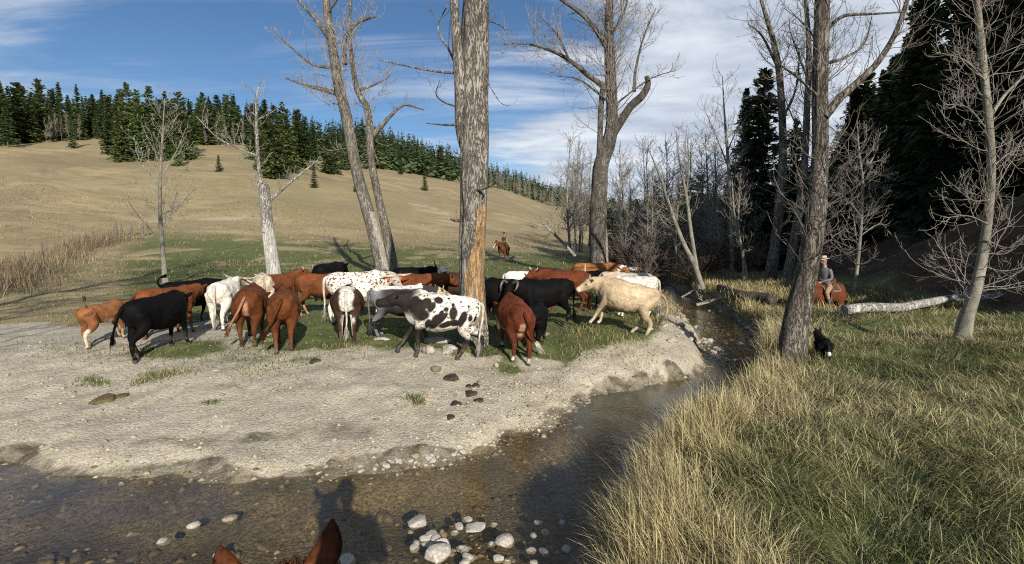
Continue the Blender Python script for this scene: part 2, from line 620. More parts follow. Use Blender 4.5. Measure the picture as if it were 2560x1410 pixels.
def ground_material():
    m, t, b = new_mat('ground_surface')
    c = t.nodes.new('ShaderNodeTexCoord'); P = c.outputs['Object']
    a1 = t.nodes.new('ShaderNodeAttribute'); a1.attribute_name = 'm1'
    a2 = t.nodes.new('ShaderNodeAttribute'); a2.attribute_name = 'm2'
    s1 = t.nodes.new('ShaderNodeSeparateColor'); t.links.new(a1.outputs['Color'], s1.inputs[0])
    s2 = t.nodes.new('ShaderNodeSeparateColor'); t.links.new(a2.outputs['Color'], s2.inputs[0])
    fine = noise_n(t, P, 9.0, 8, 0.65)
    mid = noise_n(t, P, 1.6, 6, 0.6)
    big = noise_n(t, P, 0.16, 5, 0.55)
    huge = noise_n(t, P, 0.035, 4, 0.55, 0.6)

    def jag(v, amp=0.9):
        return mapr(t, math_n(t, 'ADD', v, math_n(t, 'MULTIPLY', math_n(t, 'SUBTRACT', mid, 0.5), amp)), 0.32, 0.68)
    # dry meadow with streaks that follow the hillside
    streak = noise_n(t, mapping(t, P, scale=(0.16, 0.42, 0.3), rot=(0, 0, math.radians(20))), 1.0, 8, 0.66, 0.9)
    blade = noise_n(t, mapping(t, P, scale=(7, 1.6, 3)), 1.0, 6, 0.7)
    dry = mixc(t, mapr(t, streak, 0.30, 0.72), (0.190, 0.150, 0.085), (0.385, 0.308, 0.180))
    dry = mixc(t, mapr(t, huge, 0.40, 0.60, 0, 0.7), dry, (0.205, 0.182, 0.092))
    brush = noise_n(t, mapping(t, P, scale=(0.5, 1.0, 1.0), loc=(3, 8, 0)), 0.055, 6, 0.68, 0.8)
    dry = mixc(t, mapr(t, brush, 0.52, 0.64, 0, 0.7), dry, (0.150, 0.122, 0.080))
    dry = mixc(t, mapr(t, blade, 0.35, 0.75, 0.0, 0.55), dry, (0.41, 0.32, 0.185))
    dry = mixc(t, mapr(t, fine, 0.5, 0.75, 0.0, 0.5), dry, (0.11, 0.082, 0.038))
    turf = mixc(t, mapr(t, mid, 0.3, 0.7), (0.066, 0.092, 0.029), (0.128, 0.142, 0.053))
    turf = mixc(t, mapr(t, fine, 0.46, 0.70, 0, 0.6), turf, (0.215, 0.19, 0.10))
    col = mixc(t, jag(s1.outputs[1]), dry, turf)
    floor = mixc(t, mapr(t, mid, 0.3, 0.7), (0.060, 0.036, 0.021), (0.125, 0.080, 0.046))
    col = mixc(t, jag(s2.outputs[2]), col, floor)
    # pale gravel: little stones from two voronoi sizes over silt
    vo = t.nodes.new('ShaderNodeTexVoronoi'); vo.inputs['Scale'].default_value = 26; t.links.new(P, vo.inputs['Vector'])
    vo2 = t.nodes.new('ShaderNodeTexVoronoi'); vo2.inputs['Scale'].default_value = 60; t.links.new(P, vo2.inputs['Vector'])
    silt = mixc(t, mapr(t, mid, 0.28, 0.72), (0.350, 0.305, 0.220), (0.455, 0.408, 0.312))
    silt = mixc(t, mapr(t, noise_n(t, P, 0.45, 5, 0.6), 0.45, 0.7, 0.0, 0.45), silt, (0.27, 0.232, 0.165))
    sc = t.nodes.new('ShaderNodeSeparateColor'); t.links.new(vo2.outputs['Color'], sc.inputs[0])
    gcol = mixc(t, mapr(t, sc.outputs[0], 0.55, 1.0, 0, 0.75), silt, (0.50, 0.47, 0.40))
    gcol = mixc(t, mapr(t, sc.outputs[1], 0.70, 1.0, 0, 0.7), gcol, (0.19, 0.165, 0.125))
    scb = t.nodes.new('ShaderNodeSeparateColor'); t.links.new(vo.outputs['Color'], scb.inputs[0])
    gcol = mixc(t, mapr(t, scb.outputs[0], 0.8, 1.0, 0, 0.5), gcol, (0.52, 0.49, 0.42))
    gcol = mixc(t, mapr(t, noise_n(t, P, 4.2, 5, 0.7, 0.8), 0.56, 0.70, 0, 0.6), gcol, (0.185, 0.158, 0.112))
    track = mixc(t, jag(s2.outputs[0], 0.5), col, (0.34, 0.30, 0.225))
    col = mixc(t, jag(s1.outputs[0], 0.75), track, gcol)
    bed = mixc(t, mapr(t, sc.outputs[0], 0.2, 0.9), (0.12, 0.096, 0.056), (0.28, 0.24, 0.155))
    bed = mixc(t, mapr(t, scb.outputs[1], 0.6, 1.0, 0, 0.8), bed, (0.27, 0.24, 0.17))
    bed = mixc(t, mapr(t, noise_n(t, P, 1.1, 4, 0.5), 0.4, 0.65, 0, 0.75), bed, (0.085, 0.07, 0.042))
    wetc = mixc(t, math_n(t, 'MULTIPLY', jag(s1.outputs[2], 1.1), mapr(t, noise_n(t, P, 3.0, 6, 0.7, 0.5), 0.36, 0.62, 0.45, 1.0)), col, mixc(t, mapr(t, fine, 0.3, 0.7), (0.060, 0.050, 0.034), (0.135, 0.115, 0.08)))
    col = mixc(t, s2.outputs[1], wetc, bed)
    t.links.new(col, b.inputs['Base Color'])
    b.inputs['Roughness'].default_value = 0.92
    b.inputs['Specular IOR Level'].default_value = 0.15
    hgt = math_n(t, 'ADD', math_n(t, 'MULTIPLY', fine, 0.6), math_n(t, 'MULTIPLY', math_n(t, 'SUBTRACT', 1.0, vo.outputs['Distance']), math_n(t, 'MULTIPLY', s1.outputs[0], 0.5)))
    hgt = math_n(t, 'ADD', hgt, math_n(t, 'MULTIPLY', blade, math_n(t, 'MULTIPLY', math_n(t, 'SUBTRACT', 1.0, s1.outputs[0]), 0.7)))
    bump(t, b, hgt, 0.6, 0.035)
    return m


kind(obj('ground', ground_me, ground_material()), 'structure')


# ------------------------------------------------------------------ creek water
def water_material():
    m, t, b = new_mat('creek_water')
    c = t.nodes.new('ShaderNodeTexCoord'); P = c.outputs['Object']
    a = t.nodes.new('ShaderNodeAttribute'); a.attribute_name = 'murk'
    tr = t.nodes.new('ShaderNodeBsdfTransparent')
    tr.inputs[0].default_value = (0.74, 0.69, 0.58, 1)
    gl = t.nodes.new('ShaderNodeBsdfGlossy'); gl.inputs['Roughness'].default_value = 0.05
    gl.inputs['Color'].default_value = (1, 1, 1, 1)
    df = t.nodes.new('ShaderNodeBsdfDiffuse')
    silt_r = mixc(t, mapr(t, noise_n(t, P, 0.9, 4, 0.5, 0.6), 0.3, 0.7), (0.085, 0.082, 0.055), (0.150, 0.145, 0.105))
    sx = t.nodes.new('ShaderNodeSeparateXYZ'); t.links.new(P, sx.inputs[0])
    t.links.new(mixc(t, mapr(t, sx.outputs[0], -2.2, -0.4), (0.072, 0.068, 0.066), silt_r), df.inputs[0])
    n1 = noise_n(t, mapping(t, P, scale=(1, 1.5, 1), rot=(0, 0, 0.5)), 9, 4, 0.55, 0.6)
    n2 = noise_n(t, mapping(t, P, scale=(1.4, 1, 1), rot=(0, 0, -0.4)), 3.2, 2, 0.5, 0.3)
    bp = t.nodes.new('ShaderNodeBump'); bp.inputs['Strength'].default_value = 0.30; bp.inputs['Distance'].default_value = 0.02
    t.links.new(math_n(t, 'ADD', n1, n2), bp.inputs['Height'])
    t.links.new(bp.outputs[0], gl.inputs['Normal'])
    geo = t.nodes.new('ShaderNodeNewGeometry')
    dt = t.nodes.new('ShaderNodeVectorMath'); dt.operation = 'DOT_PRODUCT'
    t.links.new(geo.outputs['Incoming'], dt.inputs[0]); t.links.new(bp.outputs[0], dt.inputs[1])
    fres = math_n(t, 'ADD', math_n(t, 'MULTIPLY', math_n(t, 'POWER', math_n(t, 'SUBTRACT', 1.0, math_n(t, 'ABSOLUTE', dt.outputs['Value'], clamp=True)), 5.0), 0.98), 0.02, clamp=True)
    m0 = t.nodes.new('ShaderNodeMixShader')
    t.links.new(mapr(t, math_n(t, 'ADD', a.outputs['Fac'], math_n(t, 'MULTIPLY', math_n(t, 'SUBTRACT', noise_n(t, P, 1.3, 4, .6, .8), 0.5), 0.7)), 0.2, 0.85, 0.0, 0.85), m0.inputs[0])
    t.links.new(tr.outputs[0], m0.inputs[1]); t.links.new(df.outputs[0], m0.inputs[2])
    m1 = t.nodes.new('ShaderNodeMixShader')
    t.links.new(fres, m1.inputs[0])
    t.links.new(m0.outputs[0], m1.inputs[1]); t.links.new(gl.outputs[0], m1.inputs[2])
    t.links.new(m1.outputs[0], t.nodes['Material Output'].inputs[0])
    return m


wx = np.concatenate([np.arange(-60, -9, 1.5), np.arange(-9, 11.5, 0.18)])
wy = np.concatenate([np.arange(-3.5, 22, 0.18), np.arange(22, 60, 1.0)])
WX, WY = np.meshgrid(wx, wy)
ws, _ = creek(WX.ravel(), WY.ravel())
wi = np.arange(WX.size).reshape(WX.shape)
WQ = np.stack([wi[:-1, :-1], wi[:-1, 1:], wi[1:, 1:], wi[1:, :-1]], -1).reshape(-1, 4)
WQ = WQ[(ws[WQ] < 0.25).any(1)]
used, inv = np.unique(WQ.ravel(), return_inverse=True)
WV = np.stack([WX.ravel(), WY.ravel(), np.zeros(WX.size)], 1)[used]
water_me = mk_mesh('water', WV, inv.reshape(-1, 4))
murk = np.exp(-(((WV[:, 0] - 2.3) / 1.5) ** 2 + ((WV[:, 1] - 7.9) / 1.7) ** 2)) * 1.15 + 0.40 * smooth(-1.2, -3.2, WV[:, 0]) * smooth(6.2, 5.4, WV[:, 1])
set_col(water_me, 'murk', np.clip(murk, 0, 1))
kind(obj('water', water_me, water_material()), 'structure')

# ------------------------------------------------------------------ conifers
def conifer_meshes(name, h, R, seed, levels, per, spray, low=0.05, gap=0.0, conv=0.85, tint=(0.066, 0.098, 0.036)):
    """trunk and needle crown of one spruce: whorls of drooping boughs carrying many small sprays"""
    r = np.random.default_rng(seed)
    tp = np.stack([np.linspace(0, 0.12, 8) * (r.random() - .5), np.linspace(0, 0.1, 8) * (r.random() - .5), np.linspace(-0.4, h * 0.98, 8)], 1)
    V, Q = tubes(tp[None], np.linspace(h * 0.016 + 0.03, 0.015, 8)[None], 7)
    trunk = mk_mesh(name + '_trunk', V, Q)
    zs = []
    for i in range(levels):
        t = low + (1 - low) * (i + r.random() * 0.7) / levels
        for k in range(max(3, int(per * (1 - 0.45 * t)))):
            if r.random() < gap: continue
            zs.append((min(t, 0.985), r.random() * 2 * math.pi, r.uniform(0.62, 1.12)))
    zs = np.array(zs)
    t, az, lf = zs.T
    prof = (1 - t) ** conv * (0.86 + 0.14 * np.sin(t * 22 + seed)) + 0.02
    prof *= np.where(t < 0.12, 0.72 + 2.3 * t, 1)
    side = 1 + 0.18 * np.sin(az * 2 + seed) + .12 * np.sin(az * 3 + 2 * seed + t * 6)
    L = R * prof * lf * side
    nb = len(L); S = spray
    f = (np.arange(S)[None, :] + r.random((nb, S))) / S
    f = f ** 0.72
    droop = (0.10 + 0.42 * (1 - t))[:, None]
    rise = (0.55 * t)[:, None]
    rad = L[:, None] * f
    bx = np.cos(az)[:, None] * rad; by = np.sin(az)[:, None] * rad
    bz = (t * h)[:, None] - droop * rad + rise * rad + 0.22 * f ** 3 * L[:, None] * droop
    lat = (r.random((nb, S)) - 0.5) * 0.62 * L[:, None] * (1.05 - 0.72 * f)
    bx = bx - np.sin(az)[:, None] * lat; by = by + np.cos(az)[:, None] * lat
    bz = bz - np.abs(lat) * 0.28 + r.normal(0, 0.03 * R, (nb, S))
    C = np.stack([bx, by, bz], -1).reshape(-1, 3)
    n = len(C)
    azs = np.repeat(az, S) + np.sign(lat.ravel()) * r.uniform(0.1, 0.9, n)
    size = (0.20 + 0.12 * R) * (0.72 if S > 15 else 1.0) * r.uniform(0.55, 1.25, n) * (0.6 + 0.5 * (1 - np.repeat(t, S)))
    d = np.stack([np.cos(azs), np.sin(azs), -0.30 + 0.75 * np.repeat(t, S) ** 2 + r.normal(0, 0.3, n)], 1)
    d /= np.linalg.norm(d, axis=1, keepdims=True)
    w = np.cross(d, np.stack([r.normal(0, .55, n), r.normal(0, .55, n), np.ones(n)], 1))
    w /= np.linalg.norm(w, axis=1, keepdims=True) + 1e-9
    s = size[:, None]
    v0 = C - d * s * 0.55; v1 = C + w * s * 0.30 + d * s * .1; v2 = C + d * s * 0.75; v3 = C - w * s * 0.30 + d * s * .1
    VV = np.stack([v0, v1, v2, v3], 1).reshape(-1, 3)
    QQ = np.arange(4 * n).reshape(-1, 4)
    crown = mk_mesh(name + '_crown', VV, QQ, False)
    g = r.uniform(0.75, 1.3, n)
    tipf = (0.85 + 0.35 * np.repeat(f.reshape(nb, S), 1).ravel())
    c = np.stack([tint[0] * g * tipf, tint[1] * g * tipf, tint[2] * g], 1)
    old = r.random(n) < 0.04
    c[old] = (0.075, 0.06, 0.03)
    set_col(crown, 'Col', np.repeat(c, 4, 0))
    return trunk, crown


M_NEEDLE = attr_mat('conifer_needles', rough=0.75, spec=0.2, nscale=3, namp=0.3, translucent=0.25)
_t = M_NEEDLE.node_tree
_oi = _t.nodes.new('ShaderNodeObjectInfo')
_vm = [n for n in _t.nodes if n.type == 'VECT_MATH'][0]
_old = _vm.inputs['Scale'].links[0].from_socket
_t.links.new(math_n(_t, 'MULTIPLY', _old, mapr(_t, _oi.outputs['Random'], 0, 1, 0.62, 1.5, False)), _vm.inputs['Scale'])
M_CBARK = simple_mat('conifer_bark', (0.07, 0.05, 0.035), (0.15, 0.115, 0.085), 9, 0.9, 0.5, 0.02, (1, 1, 0.25))
CON = []
for i, (R, lev, per, spr, low, gap) in enumerate([(2.3, 26, 12, 12, 0.04, .05), (2.5, 26, 12, 12, 0.03, .06), (1.9, 28, 11, 12, 0.08, .06), (2.9, 25, 12, 13, 0.02, .05), (1.8, 28, 11, 11, 0.10, .1), (2.3, 24, 11, 12, 0.16, .12)]):
    tk, cr = conifer_meshes('conifer%d' % i, 10.0, R, 100 + i, lev, per, spr, low, gap, (.62, .7, .78, .58, .85, .66)[i], [(.090, .128, .045), (.080, .116, .043), (.073, .110, .048), (.098, .126, .043), (.073, .105, .043), (.085, .12, .05)][i])
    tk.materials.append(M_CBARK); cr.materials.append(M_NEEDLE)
    CON.append((tk, cr))
BIG = []
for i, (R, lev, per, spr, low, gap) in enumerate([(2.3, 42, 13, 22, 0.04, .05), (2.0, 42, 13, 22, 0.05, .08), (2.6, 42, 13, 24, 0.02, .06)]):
    tk, cr = conifer_meshes('tall_conifer%d' % i, 10.0, R, 200 + i, lev, per, spr, low, gap, .8, (.034, .050, .022))  # tint darker than the other conifers: right-side shade put into the needle colour
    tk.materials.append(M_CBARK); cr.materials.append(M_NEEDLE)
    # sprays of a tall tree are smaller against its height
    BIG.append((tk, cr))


def conifer(p, hgt, label, group=None, k=None, wide=1.0, pool=None, name='conifer_tree'):
    pool = pool or CON
    k = RNG.integers(len(pool)) if k is None else k
    t = thing(name, label, 'tree', p, RNG.random() * 6.28, group)
    s = hgt / 10.0
    t.scale = (s * wide, s * wide, s)
    obj('trunk', pool[k][0], None, t); obj('crown', pool[k][1], None, t)
    return t


def conifer_px(px, base, top, label, group=None, k=None, wide=1.0, pool=None, Y=None):
    p = hit(px, base) if Y is None else on_ground(px, Y)
    d = ray(px, top); d = d / d[1]
    hgt = CAM[2] + d[2] * p[1] - p[2]
    p[2] -= 0.15
    return conifer(p, max(hgt, 1.0), label, group, k, wide, pool)


# lone conifers and the front trees of the left hill, read off the photograph
for px, b, tp, lab, k, w in [
    (182, 371, 287, 'slim young conifer standing alone in front of the forest on the grassy knoll', 2, 0.9),
    (548, 429, 385, 'small lone conifer on the open slope below the dark clump of firs', 0, 1.1),
    (1062, 476, 428, 'small bushy conifer alone on the dry meadow left of the big trunk', 3, 0.9),
    (1002, 436, 380, 'thin dark conifer at the meadow edge above the lone bushy one', 2, 1.0),
    (889, 480, 445, 'little conifer half hidden behind the leaning twin trunks', 1, 1.0),
    (786, 470, 405, 'conifer standing forward of the forest left of the twin trunks', 4, 1.2),
    (445, 415, 335, 'short conifer at the foot of the fir clump on the left slope', 1, 1.0),
    (108, 348, 196, 'tallest conifer of the far left group on the skyline', 3, 1.05),
    (302, 403, 280, 'bushy conifer lowest and frontmost of the fir clump on the left slope', 3, 1.0),
    (690, 446, 262, 'broad conifer reaching down into the meadow behind the white dead tree', 3, 0.9)]:
    conifer_px(px, b, tp, lab, None, k, w)
G1 = 'conifers of the clump on the left slope'
for px, b, tp, k in [(278, 385, 240, 1), (325, 395, 205, 3), (352, 400, 222, 0), (382, 390, 212, 1), (420, 385, 225, 2), (405, 402, 300, 1), (455, 398, 228, 3), (470, 400, 300, 0), (340, 398, 300, 2), (430, 392, 250, 0), (380, 402, 285, 4)]:
    conifer_px(px, b, tp, 'dark green conifer in the dense clump on the left slope', G1, k, RNG.uniform(0.85, 1.1))
G2 = 'conifers at the far left edge'
for px, b, tp, k in [(-30, 366, 190, 1), (8, 362, 200, 0), (30, 360, 212, 2), (52, 358, 204, 3), (70, 352, 262, 1), (85, 354, 250, 0), (128, 348, 245, 1), (-70, 366, 205, 3), (20, 368, 262, 5)]:
    conifer_px(px, b, tp, 'tall dark conifer in the group at the far left edge', G2, k, RNG.uniform(0.9, 1.15))
G3 = 'conifers of the front row of the hillside forest'
for px, b, tp, k in [(190, 345, 245, 0), (212, 343, 238, 2), (238, 340, 235, 1), (510, 352, 230, 3), (545, 352, 235, 1), (640, 400, 255, 1), (655, 425, 300, 0), (720, 430, 270, 3), (745, 415, 275, 1), (765, 420, 290, 0), (820, 435, 345, 3), (835, 432, 330, 1), (860, 425, 315, 2), (600, 355, 262, 0), (940, 420, 330, 3), (960, 415, 335, 1), (1045, 425, 345, 2), (1085, 440, 372, 1), (1100, 442, 366, 3), (1118, 447, 378, 0), (1138, 450, 388, 2), (875, 425, 335, 0), (1020, 420, 350, 0)]:
    conifer_px(px, b, tp, 'dark conifer in the front row of the forest on the left hill', G3, k, RNG.uniform(0.9, 1.15))

# the forest behind: individuals where they show largest, one mass beyond
EDGE_PX = np.array([-500, 0, 180, 300, 480, 560, 700, 900, 1100, 1230, 1400, 1490])
EDGE_Y = np.array([112, 112, 122, 128, 132, 142, 150, 172, 205, 235, 262, 300])
CREST_Y = np.array([150, 145, 150, 155, 165, 190, 235, 310, 330, 350, 380, 420])
pts = []
tries = 0
rf = np.random.default_rng(31)
while tries < 40000 and len(pts) < 900:
    tries += 1
    px = rf.uniform(-60, 1490)
    y0 = np.interp(px, EDGE_PX, EDGE_Y); y1 = np.interp(px, EDGE_PX, CREST_Y)
    Y = y0 + (y1 - y0) * rf.random() ** 1.1
    x = (px - 1280) / F * Y
    sp = 3.0 if px < 600 else 4.0
    if all((x - a) ** 2 + (Y - b) ** 2 > sp * sp for a, b in pts):
        pts.append((x, Y))
pts = np.array(pts)
pz = H(pts[:, 0], pts[:, 1])
order = np.argsort(pts[:, 1])
GF = 'conifers of the forest on the left hill'
mass = Geo()
n_ind = 0


def low_conifer(p, h, R, r):
    """a far tree of the forest mass: ragged tiers of small faces"""
    n = 78
    t = r.random(n) ** 0.8 * 0.95 + 0.05
    az = r.random(n) * 6.283
    rad = R * (1.02 - t) * r.uniform(0.6, 1.1, n)
    c = np.stack([np.cos(az) * rad * .6, np.sin(az) * rad * .6, t * h], 1) + p
    s = (R * 0.55 * (1.15 - t))[:, None]
    o = np.stack([np.cos(az), np.sin(az), -0.5 + t], 1)
    w = np.stack([-np.sin(az), np.cos(az), r.normal(0, .3, n)], 1)
    V = np.stack([c - o * s * .5 + np.array([0, 0, .4]) * s, c + w * s * .6, c + o * s * .9, c - w * s * .6], 1).reshape(-1, 3)
    g = np.repeat(r.uniform(0.7, 1.3, n), 4)[:, None]
    return V, np.arange(4 * n).reshape(-1, 4), np.concatenate([np.array([[0.076, 0.108, 0.046]]) * g, np.ones((4 * n, 1))], 1)


for i in order:
    x, Y = pts[i]; px = 1280 + F * x / Y
    z = pz[i]
    hgt = rf.uniform(7.5, 15.5) if px > 520 else rf.uniform(7.0, 13.0)
    if px > 1150: hgt *= 0.85
    if n_ind < 160:
        n_ind += 1
        conifer((x, Y, z - 0.2), hgt, 'dark green conifer in the forest that covers the crest of the left hill' if px < 560 else 'dark green conifer in the forest that climbs the hill behind the meadow', GF + (' crest' if px < 560 else ' behind the meadow'), None, rf.uniform(0.8, 1.35))
    else:
        mass.add(*low_conifer(np.array([x, Y, z]), hgt, hgt * 0.24, rf))
# more distant wood: the far end of the valley and the upper right slope
for _ in range(420):
    px = rf.uniform(1400, 2250); Y = rf.uniform(180, 420) if px < 1850 else rf.uniform(110, 260)
    x = (px - 1280) / F * Y
    hgt = rf.uniform(9, 15)
    mass.add(*low_conifer(np.array([x, Y, h1(x, Y)]), hgt, hgt * 0.24, rf))
fm = obj('far_forest', mass.mesh('far_forest', False, 'Col'), M_NEEDLE)
kind(fm, 'stuff'); tag(fm, 'far conifer forest along the end of the valley and hill crests', 'forest')

for i in range(16):                     # dark conifers closing the valley behind the thicket
    px = 1530 + 21 * i + rf.uniform(-8, 8); Y = rf.uniform(66, 95)
    p = on_ground(px, Y)
    conifer((p[0], p[1], p[2] - .2), rf.uniform(6.5, 10.5), 'dark conifer closing the valley behind the grey thicket', 'conifers behind the grey thicket', None, rf.uniform(1.0, 1.3))

# big dark conifers of the shaded right side, and the sunlit spruce at the valley mouth
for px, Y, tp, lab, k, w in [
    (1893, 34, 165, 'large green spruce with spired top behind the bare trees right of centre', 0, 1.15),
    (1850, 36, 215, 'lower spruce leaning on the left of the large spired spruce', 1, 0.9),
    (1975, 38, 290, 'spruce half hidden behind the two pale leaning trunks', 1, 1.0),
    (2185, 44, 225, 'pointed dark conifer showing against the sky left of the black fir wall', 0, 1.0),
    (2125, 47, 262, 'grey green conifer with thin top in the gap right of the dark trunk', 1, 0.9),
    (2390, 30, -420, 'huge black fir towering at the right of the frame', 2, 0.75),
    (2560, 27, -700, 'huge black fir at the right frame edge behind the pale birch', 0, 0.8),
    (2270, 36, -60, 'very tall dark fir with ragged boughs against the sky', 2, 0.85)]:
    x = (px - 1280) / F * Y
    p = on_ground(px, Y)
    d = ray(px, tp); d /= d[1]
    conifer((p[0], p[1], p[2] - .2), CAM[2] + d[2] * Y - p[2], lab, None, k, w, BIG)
GR = 'dark conifers on the shaded right slope'
rr = np.random.default_rng(77)
plist = []
for _ in range(4000):
    if len(plist) >= 42: break
    px = rr.uniform(2080, 2900); Y = rr.uniform(38, 85)
    x = (px - 1280) / F * Y
    if x < 27 - 0.0 * Y and Y < 50: continue
    if all((x - a) ** 2 + (Y - b) ** 2 > 16 for a, b in plist):
        plist.append((x, Y))
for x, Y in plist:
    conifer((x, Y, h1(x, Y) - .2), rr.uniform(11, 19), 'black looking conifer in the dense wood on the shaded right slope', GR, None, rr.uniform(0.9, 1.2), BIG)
# the same wood goes on beside and behind the camera, where it shades the right slope
blist = []
for _ in range(6000):
    if len(blist) >= 50: break
    y = rr.uniform(-48, 24); d = rr.uniform(1.5, 26)
    x = 15.5 + 0.341 * (12 - y) + d
    if y > 4 and x / y < 1.7: continue
    if all((x - a) ** 2 + (y - b) ** 2 > 17 for a, b in blist):
        blist.append((x, y))
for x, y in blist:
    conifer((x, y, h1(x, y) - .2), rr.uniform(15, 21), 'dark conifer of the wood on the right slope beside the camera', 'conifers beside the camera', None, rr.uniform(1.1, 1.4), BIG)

# ------------------------------------------------------------------ bare broadleaf trees
def bark_mat(name, ca, cb, bare=(0.55, 0.50, 0.43), scale=7.0, stretch=(1.0, 1.0, 0.16), bmp=0.9, birch=False):
    m, t, b = new_mat(name)
    c = t.nodes.new('ShaderNodeTexCoord'); P = c.outputs['Object']
    a = t.nodes.new('ShaderNodeAttribute'); a.attribute_name = 'bare'
    v = mapping(t, P, scale=stretch)
    n = noise_n(t, v, scale, 7, 0.68, 0.6)
    rn = noise_n(t, mapping(t, P, scale=(1, 1, 0.19 if not birch else 2.0)), scale * 2.1, 5, 0.62, 1.4)
    crack = mapr(t, math_n(t, 'ABSOLUTE', math_n(t, 'SUBTRACT', rn, 0.5)), 0.0, 0.075)
    fine = noise_n(t, P, 45, 4, 0.6)
    col = mixc(t, mapr(t, n, 0.3, 0.7), ca, cb)
    dark = tuple(x * 0.28 for x in ca)
    col = mixc(t, math_n(t, 'MULTIPLY', math_n(t, 'SUBTRACT', 1.0, crack), 0.9 if not birch else 0.25), col, dark)
    if birch:
        bands = noise_n(t, mapping(t, P, scale=(2.0, 2.0, 16)), 1.6, 4, 0.7)
        col = mixc(t, mapr(t, bands, 0.60, 0.68, 0, 0.85), col, (0.045, 0.04, 0.035))
    big = noise_n(t, P, 1.3, 3, 0.5)
    col = mixc(t, mapr(t, big, 0.45, 0.7, 0, 0.35), col, dark)
    wood = mixc(t, mapr(t, noise_n(t, mapping(t, P, scale=(1, 1, 0.06)), 22, 5, 0.6), 0.3, 0.7), bare, tuple(x * 0.55 for x in bare))
    weather = noise_n(t, mapping(t, P, scale=(1, 1, 0.16)), 9, 5, 0.65, 0.8)
    wood = mixc(t, mapr(t, weather, 0.50, 0.62, 0, 0.8), wood, (bare[0] * 0.55, bare[0] * 0.50, bare[0] * 0.43))
    wood = mixc(t, mapr(t, weather, 0.40, 0.33, 0, 0.85), wood, tuple(x * 0.22 for x in bare))
    f = mapr(t, math_n(t, 'ADD', a.outputs['Fac'], math_n(t, 'MULTIPLY', math_n(t, 'SUBTRACT', noise_n(t, mapping(t, P, scale=(1, 1, .4)), 7, 5, .65), 0.5), 0.9)), 0.44, 0.54)
    t.links.new(mixc(t, f, col, wood), b.inputs['Base Color'])
    b.inputs['Roughness'].default_value = 0.9
    b.inputs['Specular IOR Level'].default_value = 0.15
    hgt = math_n(t, 'ADD', math_n(t, 'MULTIPLY', n, 0.7), math_n(t, 'MULTIPLY', crack, 0.55))
    hgt = math_n(t, 'ADD', hgt, math_n(t, 'MULTIPLY', fine, 0.2))
    bump(t, b, hgt, bmp, 0.03)
    return m


M_COTTON = bark_mat('cottonwood_bark', (0.165, 0.142, 0.115), (0.36, 0.33, 0.285))
M_COTTON_D = bark_mat('dark_cottonwood_bark', (0.10, 0.085, 0.068), (0.27, 0.245, 0.21))
M_DEAD = bark_mat('bleached_bark', (0.36, 0.335, 0.30), (0.58, 0.55, 0.50), bare=(0.68, 0.65, 0.60))
M_ORANGE = bark_mat('split_cottonwood_bark', (0.20, 0.18, 0.15), (0.40, 0.37, 0.325), bare=(0.50, 0.315, 0.155), scale=6.5, stretch=(1, 1, .26), bmp=1.0)
M_BIRCH = bark_mat('pale_aspen_bark', (0.16, 0.148, 0.118), (0.34, 0.32, 0.26), birch=True, scale=5, stretch=(1, 1, 0.5), bmp=0.35)
M_TWIG = simple_mat('grey_twigs', (0.17, 0.145, 0.12), (0.36, 0.325, 0.28), 5, 0.85, 0.0)
M_TWIG_D = simple_mat('dark_twigs', (0.085, 0.07, 0.058), (0.21, 0.185, 0.155), 5, 0.85, 0.0)
M_TWIG_P = simple_mat('pale_twigs', (0.20, 0.18, 0.145), (0.37, 0.34, 0.28), 5, 0.85, 0.0)
M_SNAG = simple_mat('charred_limb', (0.03, 0.024, 0.02), (0.10, 0.085, 0.07), 8, 0.9, 0.6, 0.03, (1, 1, 0.3))


def grow(r, PP, RR, count, t0, t1, a0, a1, ratio, Lmin, Lmax, up, wig, n, rk, rtip, flat=0.0):
    B, m, _ = PP.shape
    seg = np.linalg.norm(np.diff(PP, axis=1), axis=2).sum(1)
    idx = r.choice(B, count, p=seg / seg.sum())
    t = r.uniform(t0, t1, count) * (m - 1)
    k = np.minimum(t.astype(int), m - 2); f = (t - k)[:, None]
    A = PP[idx, k]; Bq = PP[idx, k + 1]
    S = A * (1 - f) + Bq * f
    T = Bq - A; T /= np.linalg.norm(T, axis=1, keepdims=True) + 1e-9
    rp = RR[idx, k] * (1 - f[:, 0]) + RR[idx, k + 1] * f[:, 0]
    q = r.normal(size=(count, 3)); q[:, 1] *= (1 - flat)
    q -= (q * T).sum(1, keepdims=True) * T
    q /= np.linalg.norm(q, axis=1, keepdims=True) + 1e-9
    a = r.uniform(a0, a1, count)[:, None]
    d = np.cos(a) * T + np.sin(a) * q
    L = np.clip(seg[idx] * ratio * (1.1 - 0.6 * t / (m - 1)) * r.uniform(0.5, 1.2, count), Lmin, Lmax)
    pts = [S]
    for j in range(1, n):
        d = d + r.normal(0, wig, (count, 3)) + np.array([0, 0, up]) * (j / n)
        d /= np.linalg.norm(d, axis=1, keepdims=True)
        pts.append(pts[-1] + d * (L / (n - 1))[:, None])
    P = np.stack(pts, 1)
    r0 = np.maximum(np.minimum(rp * 0.7, rk * L), rtip)
    R = r0[:, None] * (1 - np.linspace(0, 1, n)[None] ** 0.9) + rtip * np.linspace(0, 1, n)[None] ** 0.9
    return P, R


